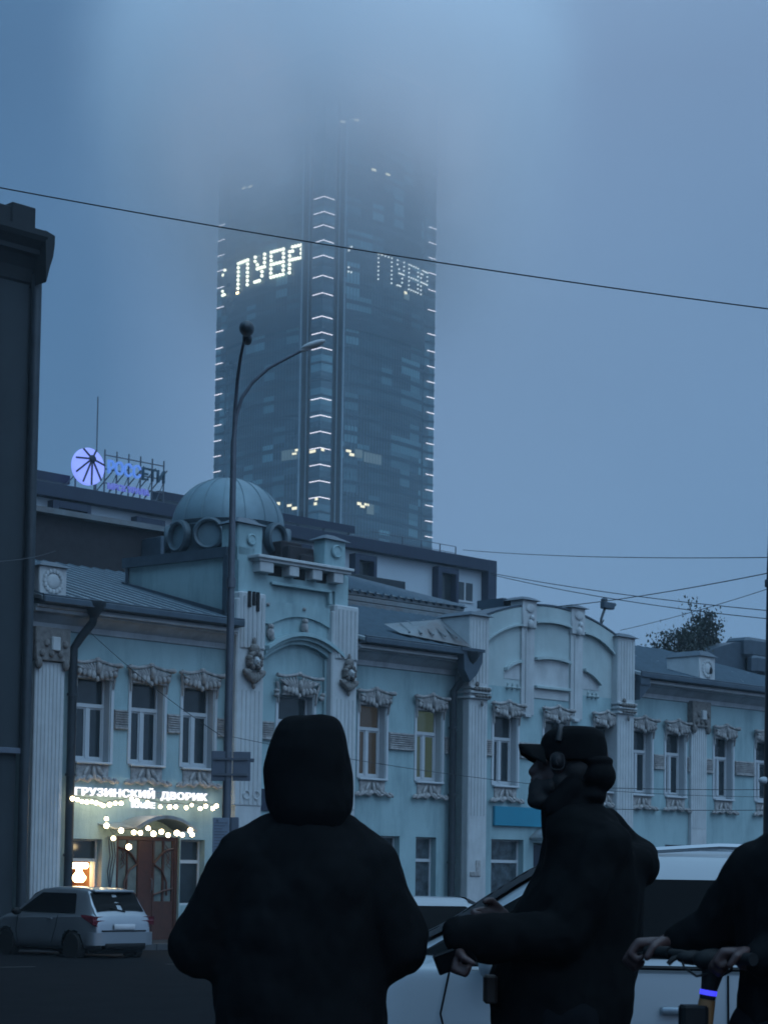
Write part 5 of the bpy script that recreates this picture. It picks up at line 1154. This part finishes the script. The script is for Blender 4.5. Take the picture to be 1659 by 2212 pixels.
# --- man in a hooded jacket, back to the camera
YA = 5.9; pa = at(660, 2000, YA); man1 = empty('person', (pa.x, YA, 0)); tag(man1, 'person seen from behind in a black padded jacket with the hood up, elbows out', 'person')
def A(x, y, dy=0): q = at(x, y, YA + dy); return Vector((q.x - pa.x, dy, q.z))
sA = 4300 / YA
def ringA(y, x0, x1, ry, dy=0, cx=None):
    a, c = A(x0, y), A(x1, y); return ((a.x + c.x)/2, dy, a.z, (c.x - a.x)/2, ry)
B1 = [('e', A(665, 1650, .03), (.078, .10, .125)), ('e', A(665, 1700, .09), (.06, .06, .07)), ('c', A(665, 1690, .13), A(665, 1680, .15), .018, .014), ('e', A(665, 1715, .125), (.03, .02, .012)), ('e', A(655, 1665, .125), (.014, .01, .01)), ('e', A(680, 1665, .125), (.014, .01, .01)),
      ('c', A(665, 1740, .02), A(663, 1830, 0), .06, .07), ('l', [(A(660, 1830).x, 0, A(660, 1830).z, .15, .10), (A(660, 1900).x, 0, A(660, 1900).z, .19, .12), (A(655, 2050).x, 0, A(655, 2050).z, .16, .11), (A(652, 2180).x, 0, .95, .17, .12), (A(652, 2180).x, 0, .85, .16, .12)]),
      ('c', A(525, 1868), A(438, 2040, .02), .055, .045), ('c', A(438, 2040, .02), A(560, 2080, .26), .042, .03), ('c', A(800, 1870), A(855, 2045, .02), .055, .045), ('c', A(855, 2045, .02), A(740, 2080, .26), .042, .03)]
B1 += hand(A(560, 2080, .26), (.6, .5, .1), (0, .3, -1), (.7, -.5, 0), .8) + hand(A(740, 2080, .26), (-.6, .5, .1), (0, .3, 1), (-.7, -.5, 0), .8) + legs(A(652, 2100).x, 0)
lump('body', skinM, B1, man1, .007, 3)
J1 = [('l', [ringA(1775, 590, 748, .10), ringA(1800, 560, 780, .12), ringA(1840, 505, 822, .145), ringA(1900, 490, 838, .165), ringA(1980, 475, 832, .17), ringA(2060, 468, 832, .17), ringA(2120, 462, 836, .175), ringA(2180, 461, 837, .175), ringA(2250, 462, 836, .17), ringA(2330, 470, 828, .16)]),
      ('c', A(595, 1808), A(527, 1862), .072, .094), ('c', A(735, 1810), A(788, 1868), .068, .094), ('c', A(522, 1868), A(443, 2020), .098, .092), ('c', A(436, 2040), A(432, 2052), .092, .090), ('c', A(434, 2048), A(560, 2080, .24), .088, .055),
      ('c', A(792, 1872), A(852, 2010), .098, .094), ('c', A(860, 2035), A(864, 2052), .093, .088), ('c', A(862, 2050), A(745, 2080, .24), .086, .055), ('e', A(470, 2085, .02), (.07, .08, .05)), ('e', A(835, 2092, .02), (.07, .08, .05))]
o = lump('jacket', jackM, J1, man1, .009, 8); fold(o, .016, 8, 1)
Hd = [('l', [ringA(1546, 632, 704, .05, .02), ringA(1549, 619, 718, .08, .02), ringA(1558, 605, 732, .10, .02), ringA(1580, 591, 744, .125, .02), ringA(1620, 577, 754, .14, .02), ringA(1660, 570, 760, .145, .02), ringA(1690, 568, 763, .145, .02), ringA(1725, 571, 765, .14, .01), ringA(1752, 577, 762, .13, 0), ringA(1775, 585, 752, .12, 0), ringA(1800, 600, 740, .10, 0)])]
o = lump('hood', jackM, Hd, man1, .008, 6); fold(o, .007, 9, 5)
# hood rim and the face opening turned away from the camera
b = MB(); b.tube([A(665 + 62*math.cos(t), 1660 + 88*math.sin(t), .15 - .015*abs(math.sin(t))) for t in [k*math.pi/10 for k in range(21)]], .018, 8); b.build('hood_rim', jack2M, man1, 60)
trousers(A(652, 2100).x, 0, man1)

# --- bearded man in a cap and headphones, in profile
YB_ = 6.1; pb_ = at(1220, 2000, YB_); man2 = empty('person', (pb_.x, YB_, 0)); tag(man2, 'bearded person in profile wearing a dark cap and headphones, one hand held forward', 'person')
def Bp(x, y, dy=0): q = at(x, y, YB_ + dy); return Vector((q.x - pb_.x, dy, q.z))
def ringB(y, x0, x1, ry, dy=0): a, c = Bp(x0, y), Bp(x1, y); return ((a.x + c.x)/2, dy, a.z, (c.x - a.x)/2, ry)
s_ = 1 / (4300 / YB_)
B2 = [('e', Bp(1242, 1640), (74*s_, .078, 66*s_)), ('e', Bp(1213, 1678), (52*s_, .062, 58*s_)), ('c', Bp(1190, 1725), Bp(1225, 1728), .035, .045),
      ('e', Bp(1176, 1650), (16*s_, .05, 22*s_)), ('c', Bp(1164, 1646), Bp(1150, 1668), .010, .014), ('e', Bp(1152, 1668), (.013, .016, .011)), ('e', Bp(1163, 1664), (.02, .02, .02)), ('e', Bp(1155, 1686), (.014, .024, .008)), ('e', Bp(1157, 1696), (.014, .022, .008)), ('e', Bp(1170, 1688), (.025, .035, .03)),
      ('e', Bp(1178, 1646, -.045), (.012, .012, .009)), ('e', Bp(1208, 1650, -.066), (.018, .012, .03)),
      ('c', Bp(1240, 1740), Bp(1240, 1820), .062, .075), ('l', [(Bp(1262, 1800).x, 0, Bp(1262, 1800).z, .08, .12), (Bp(1278, 1880).x, 0, Bp(1278, 1880).z, .10, .15), (Bp(1230, 2050).x, 0, Bp(1230, 2050).z, .12, .16), (Bp(1225, 2180).x, 0, .95, .13, .17), (Bp(1225, 2180).x, 0, .86, .13, .16)]),
      ('c', Bp(1295, 1850, -.13), Bp(1205, 2030, -.2), .045, .04), ('c', Bp(1200, 2030, -.2), Bp(985, 2030, -.22), .04, .028), ('c', Bp(1265, 1850, .15), Bp(1180, 2010, .22), .045, .04), ('c', Bp(1180, 2010, .22), Bp(1100, 1992, .16), .038, .026)]
B2 += hand(Bp(990, 2030, -.22), (-.18, -.1, -1), (.2, -1, 0), (1, -.1, .1), 1.9, .92) + hand(Bp(1102, 1988, .16), (-1, -.2, -.05), (0, .2, 1), (0, -1, -.2), 1.2) + legs(Bp(1225, 2100).x, 0, fwd=(-1, 0))
lump('body', skinM, B2, man2, .006, 2)
lump('hair', beardM, [('e', Bp(1243, 1662), (52*s_, .088, 46*s_)), ('e', Bp(1210, 1690), (30*s_, .078, 32*s_)), ('e', Bp(1196, 1655), (14*s_, .080, 26*s_))], man2, .006, 4)
lump('beard', beardM, [('e', Bp(1172, 1730), (34*s_, .05, 21*s_)), ('e', Bp(1162, 1718), (22*s_, .045, 22*s_)), ('e', Bp(1158, 1732), (20*s_, .04, 16*s_)), ('c', Bp(1172, 1706), Bp(1215, 1690), .045, .05), ('e', Bp(1176, 1700), (16*s_, .045, 12*s_)), ('e', Bp(1159, 1682), (7*s_, .03, 3.5*s_)), ('e', Bp(1188, 1700), (22*s_, .068, 26*s_))], man2, .006, 4)
cp = lump('cap', jack2M, [('l', [ringB(1569, 1222, 1258, .03), ringB(1571, 1205, 1285, .06), ringB(1578, 1186, 1298, .085), ringB(1590, 1172, 1307, .098), ringB(1610, 1166, 1312, .10), ringB(1632, 1164, 1313, .10), ringB(1646, 1165, 1312, .098)])], man2, .006, 5)
b = MB(); rg = []
for t in [k/10 for k in range(11)]:
    x = 1172 - 52*t; yy = 1608 - 5*t; w_ = .085*math.sqrt(max(.05, 1 - .88*t**3)); dr_ = (42 - 24*t)
    top_ = []; bot_ = []
    for k in range(13):
        u = -1 + k/6; c = Bp(x + 6*u*u*(1 if t > .6 else .5), yy + dr_*u*u + 4*t); top_.append(Vector((c.x, u*w_, c.z))); bot_.append(Vector((c.x, u*w_*.98, c.z - .007)))
    rg.append(top_ + bot_[::-1])
b.loft(rg); b.build('cap_brim', jack2M, cp, 60)
hp = empty('headphones', (0, 0, 0)); hp.parent = man2
lump('ear_cup', hpM, [('l', [])] if 0 else [('e', Bp(1204, 1645, -.086), (15*s_ + .0, .022, 18*s_)), ('e', Bp(1206, 1645, -.078), (20*s_, .018, 22*s_))], hp, .005, 4)
b = MB(); q_ = Bp(1204, 1645, -.107); b.tube([q_ + Vector((.021*math.copysign(abs(math.cos(t))**.6, math.cos(t)), 0, .025*math.copysign(abs(math.sin(t))**.6, math.sin(t)))) for t in [k*math.pi/12 for k in range(25)]], .0014, 5)
b.tube([q_ + Vector((-.003, -.002, .012)), q_ + Vector((-.004, -.002, -.001)), q_ + Vector((.001, -.002, -.011))], .0015, 5); b.build('cup_mark', hpgM, hp)
b = MB(); b.tube([Bp(1206 + 6*math.sin(t), 1602 - 31*math.sin(t), -.094*math.cos(t)) for t in [k*math.pi/10 for k in range(11)]], .010, 8); b.build('head_band', hpM, hp, 60)
lump('hood', jackM, [('e', Bp(1284, 1678), (47*s_, .10, 40*s_)), ('e', Bp(1272, 1645, 0), (54*s_, .095, 17*s_)), ('e', Bp(1272, 1722), (38*s_, .10, 24*s_)), ('c', Bp(1235, 1700, -.07), Bp(1200, 1745, -.06), .035, .04), ('c', Bp(1235, 1700, .07), Bp(1200, 1745, .06), .035, .04), ('l', [ringB(1720, 1178, 1300, .09), ringB(1750, 1168, 1305, .10), ringB(1785, 1169, 1320, .12), ringB(1815, 1172, 1330, .13)])], man2, .007, 5)
J2 = [('l', [ringB(1735, 1200, 1305, .09), ringB(1765, 1172, 1338, .14), ringB(1800, 1172, 1352, .19), ringB(1850, 1166, 1382, .215), ringB(1900, 1145, 1392, .22), ringB(1960, 1115, 1388, .22), ringB(2040, 1075, 1378, .21), ringB(2110, 1058, 1378, .21), ringB(2160, 1058, 1374, .205), ringB(2215, 1062, 1362, .20), ringB(2300, 1075, 1345, .19)]),
      ('c', Bp(1318, 1775, .05), Bp(1372, 1852, .08), .045, .07), ('e', Bp(1370, 1868, .05), (.078, .14, .075)), ('c', Bp(1305, 1830, -.15), Bp(1225, 2020, -.2), .085, .075), ('c', Bp(1215, 2025, -.2), Bp(1000, 2022, -.22), .080, .058), ('e', Bp(1060, 2040, -.21), (.09, .06, .06)), ('c', Bp(1240, 1850, .17), Bp(1165, 2000, .22), .085, .07), ('c', Bp(1165, 2002, .22), Bp(1120, 1995, .18), .065, .05)]
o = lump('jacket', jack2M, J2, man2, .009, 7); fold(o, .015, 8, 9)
b = MB(); b.bev(-.022, .02, -.04, .04, -.045, .04, .01); o = b.build('belt_bag', mat('brown_bag', (.02, .013, .010), .7), man2); o.location = Bp(1060, 2136, -.05)
trousers(Bp(1222, 2100).x, 0, man2, fwd=(-1, 0))
ph = empty('phone', Bp(983, 2072, -.25) + man2.location); tag(ph, 'dark phone gleaming in the lowered hand of the man in the cap', 'phone')
b = MB(); b.bev(-.033, .033, -.005, .005, -.06, .06, .006, Matrix.Rotation(1.2, 4, 'Y') @ Matrix.Rotation(.3, 4, 'Z')); b.build('case', hpM, ph); b = MB(); b.bev(-.029, .029, -.0075, -.0055, -.056, .056, .0006, Matrix.Rotation(1.2, 4, 'Y') @ Matrix.Rotation(.3, 4, 'Z')); b.build('screen', cglassM, ph)

# --- third person at the right edge, hands on a scooter
YC = 5.2; pc = at(1720, 2000, YC); man3 = empty('person', (pc.x, YC, 0)); tag(man3, 'person in a black jacket cut by the right edge, holding the scooter handlebar', 'person')
def Cp(x, y, dy=0): q = at(x, y, YC + dy); return Vector((q.x - pc.x, dy, q.z))
def ringC(y, x0, x1, ry, dy=0): a, c = Cp(x0, y), Cp(x1, y); return ((a.x + c.x)/2, dy, a.z, (c.x - a.x)/2, ry)
B3 = [('e', Cp(1775, 1640), (.085, .09, .12)), ('e', Cp(1752, 1690, .02), (.06, .06, .06)), ('c', Cp(1712, 1655), Cp(1703, 1676), .012, .014), ('c', Cp(1772, 1720), Cp(1765, 1800), .06, .07), ('l', [(Cp(1740, 1810).x, 0, Cp(1740, 1810).z, .12, .11), (Cp(1740, 1900).x, 0, Cp(1740, 1900).z, .15, .13), (Cp(1735, 2100).x, 0, Cp(1735, 2100).z, .13, .12), (Cp(1735, 2150).x, 0, .93, .15, .13), (Cp(1735, 2150).x, 0, .85, .14, .12)]),
      ('c', Cp(1665, 1880, -.02), Cp(1560, 2010, .08), .055, .042), ('c', Cp(1560, 2010, .08), Cp(1438, 2042, .16), .04, .028), ('c', Cp(1790, 1880), Cp(1760, 2040, -.1), .055, .045), ('c', Cp(1760, 2040, -.1), Cp(1610, 2075, -.12), .04, .028)]
B3 += hand(Cp(1458, 2040, .13), (-1, .1, -.05), (0, -1, .2), (.05, -.1, -1), 1.55, 1.05) + hand(Cp(1632, 2060, -.12), (-1, .2, -.05), (0, -1, .2), (0, 0, -1), 1.6, .9) + legs(Cp(1735, 2100).x, 0, fwd=(-1, 0))
lump('body', skinM, B3, man3, .006, 2)
J3 = [('l', [ringC(1775, 1690, 1800, .09), ringC(1792, 1652, 1830, .12), ringC(1815, 1626, 1850, .15), ringC(1850, 1602, 1870, .17), ringC(1895, 1588, 1885, .18), ringC(1980, 1585, 1890, .18), ringC(2080, 1592, 1885, .18), ringC(2160, 1592, 1880, .175), ringC(2212, 1598, 1875, .17), ringC(2300, 1610, 1865, .16)]),
      ('c', Cp(1650, 1880, 0), Cp(1562, 1985, .07), .085, .07), ('c', Cp(1562, 2000, .07), Cp(1462, 2034, .13), .068, .043), ('c', Cp(1790, 1880), Cp(1760, 2030, -.1), .09, .075), ('c', Cp(1760, 2035, -.1), Cp(1640, 2070, -.12), .07, .05)]
o = lump('jacket', jackM, J3, man3, .009, 7); fold(o, .014, 8, 14)
lump('hair', beardM, [('e', Cp(1784, 1622), (.088, .1, .11))], man3, .01)
trousers(Cp(1735, 2100).x, 0, man3, fwd=(-1, 0))
# scooter
sc = empty('kick_scooter', (at(1530, 2100, 5.15).x, 5.15, 0)); tag(sc, 'kick scooter with an ochre stem and a glowing blue ring under its handlebar', 'scooter'); XS = sc.location.x
def Sp(x, y, dy=0): q = at(x, y, 5.15 + dy); return Vector((q.x - XS, dy, q.z))
top_, bot = Sp(1541, 2075), Sp(1531, 2140); d_ = (bot - top_).normalized(); foot = top_ + d_ * ((top_.z - .12) / -d_.z)
b = MB(); b.tube([top_, Sp(1540, 2100), bot - Vector((0, 0, .002))], [.030, .029, .0205], 20); b.ell(top_ + Vector((0, 0, 0)), (.055, .035, .03), None, 14, 8); b.ell(Sp(1497, 2070, .04), (.045, .03, .02), None, 12, 6); b.build('stem_head', plastM, sc, 50)
b = MB(); b.tube([bot, bot + d_*.013], .0225, 20); b.build('light_ring', ringM, sc, 40)
b = MB(); b.tube([bot + d_*.014, bot + d_*.024], .0212, 20); b.build('collar', plastM, sc)
b = MB(); b.tube([bot + d_*.025, bot + d_*.12, foot], [.0215, .026, .028], 20); b.build('stem', scootM, sc, 40)
b = MB(); b.bev(-.02, .05, -.035, .035, -.09, .09, .01); o = b.build('stem_clamp', plastM, sc); o.location = bot + d_*.13 + Vector((-.035, 0, 0))
b = MB(); b.tube([Sp(1400, 2056, .15), Sp(1470, 2062, .05), top_, Sp(1600, 2072, -.1), Sp(1625, 2074, -.14)], .012, 10); b.build('handlebar', plastM, sc, 50)
b = MB(); b.tube([Sp(1398, 2056, .15), Sp(1448, 2060, .08)], .0165, 12); b.build('grip', plastM, sc, 50); b = MB(); b.tube([Sp(1585, 2072, -.08), Sp(1628, 2074, -.14)], .0165, 12); b.build('grip', plastM, sc, 50)
b = MB(); b.tube([Sp(1468, 2066, .05), Sp(1452, 2074, .04), Sp(1443, 2084, .04)], [.006, .008, .007], 8); b.build('brake_lever', plastM, sc, 50)
b = MB(); b.tube([Sp(1578, 2076, -.08), Sp(1570, 2082, -.07), Sp(1566, 2088, -.07)], [.012, .012, .006], 8); b.build('brake_lever', plastM, sc, 50)
b = MB(); b.tube([Sp(1470, 2066, .05), Sp(1478, 2092, .0), Sp(1505, 2110, -.02), Sp(1536, 2104, -.02)], .0035, 6); b.tube([Sp(1582, 2076, -.08), Sp(1580, 2098, -.06), Sp(1562, 2108, -.03), Sp(1545, 2100, -.02)], .0035, 6); b.build('brake_cable', plastM, sc, 50)
fx = foot.x; wy = 0
b = MB(); b.bev(fx - .02, fx + .80, -.08, .08, .12, .17, .02); b.build('deck', plastM, sc)
for wx in (fx - .04, fx + .86):
    M = Matrix.Translation((wx, 0, .11)) @ Matrix.Rotation(R(90), 4, 'X'); q = MB(); q.lathe([(.07, -.02), (.1, -.022), (.11, 0), (.1, .022), (.07, .02)], (0, 0, 0), 24); q.v = [tuple(M @ Vector(v)) for v in q.v]; w_ = q.build('wheel', tyreM, sc, 50)
    q = MB(); q.lathe([(.001, -.018), (.068, -.016), (.068, .016), (.001, .018)], (0, 0, 0), 16); q.v = [tuple(M @ Vector(v)) for v in q.v]; q.build('hub', rimM, w_, 50)

# ================================================================== air
def volume(name, loc, dim, dens, col, ramp=None):
    b = MB(); b.box(-dim[0]/2, dim[0]/2, -dim[1]/2, dim[1]/2, 0, dim[2]); m = bpy.data.materials.new(name); m.use_nodes = True; nt = m.node_tree
    for n in list(nt.nodes): nt.nodes.remove(n)
    out = N(nt, 'ShaderNodeOutputMaterial'); pv = N(nt, 'ShaderNodeVolumePrincipled'); nt.links.new(pv.outputs[0], out.inputs['Volume'])
    pv.inputs['Color'].default_value = (*col, 1); pv.inputs['Density'].default_value = dens; pv.inputs['Anisotropy'].default_value = 0
    if ramp: ramp(nt, pv)
    o = b.build(name, m); o.location = loc; return tag(o, kind='stuff')
def fogramp(nt, pv):
    t = N(nt, 'ShaderNodeTexCoord'); s = N(nt, 'ShaderNodeSeparateXYZ'); nt.links.new(t.outputs['Object'], s.inputs[0])
    def mr_(src, a, b_, c, d, smooth=True):
        m = N(nt, 'ShaderNodeMapRange', interpolation_type='SMOOTHSTEP' if smooth else 'LINEAR'); m.inputs[1].default_value = a; m.inputs[2].default_value = b_; m.inputs[3].default_value = c; m.inputs[4].default_value = d; nt.links.new(src, m.inputs[0]); return m.outputs[0]
    def mul(a, b_):
        m = N(nt, 'ShaderNodeMath', operation='MULTIPLY'); nt.links.new(a, m.inputs[0]); nt.links.new(b_, m.inputs[1]) if hasattr(b_, 'links') else setattr(m.inputs[1], 'default_value', b_); return m.outputs[0]
    z = mr_(s.outputs[2], 18, 84, 0, 1, False)
    pw = N(nt, 'ShaderNodeMath', operation='POWER'); nt.links.new(z, pw.inputs[0]); pw.inputs[1].default_value = 2.2
    ax = N(nt, 'ShaderNodeMath', operation='ABSOLUTE'); nt.links.new(s.outputs[0], ax.inputs[0]); ay = N(nt, 'ShaderNodeMath', operation='ABSOLUTE'); nt.links.new(s.outputs[1], ay.inputs[0])
    fx_ = mr_(ax.outputs[0], 18, 52, 1, 0); fy_ = mr_(ay.outputs[0], 18, 52, 1, 0); fz_ = mr_(s.outputs[2], 100, 150, 1, 0)
    nz_ = N(nt, 'ShaderNodeTexNoise'); nz_.inputs['Scale'].default_value = .022; nz_.inputs['Detail'].default_value = 2; nt.links.new(t.outputs['Object'], nz_.inputs[0]); nv = mr_(nz_.outputs[0], .3, .7, .5, 1.5, False)
    v = mul(mul(mul(mul(pw.outputs[0], fx_), fy_), fz_), nv); v = mul(v, .18); nt.links.new(v, pv.inputs['Density'])
fgb = volume('fog_bank', (-14.6, 444.6, 88), (104, 104, 152), .02, (1, .99, .985), fogramp); fgb.rotation_euler = (0, 0, R(45))
volume('haze', (0, 720, -3), (1300, 1500, 200), .00048, (.78, .92, 1))
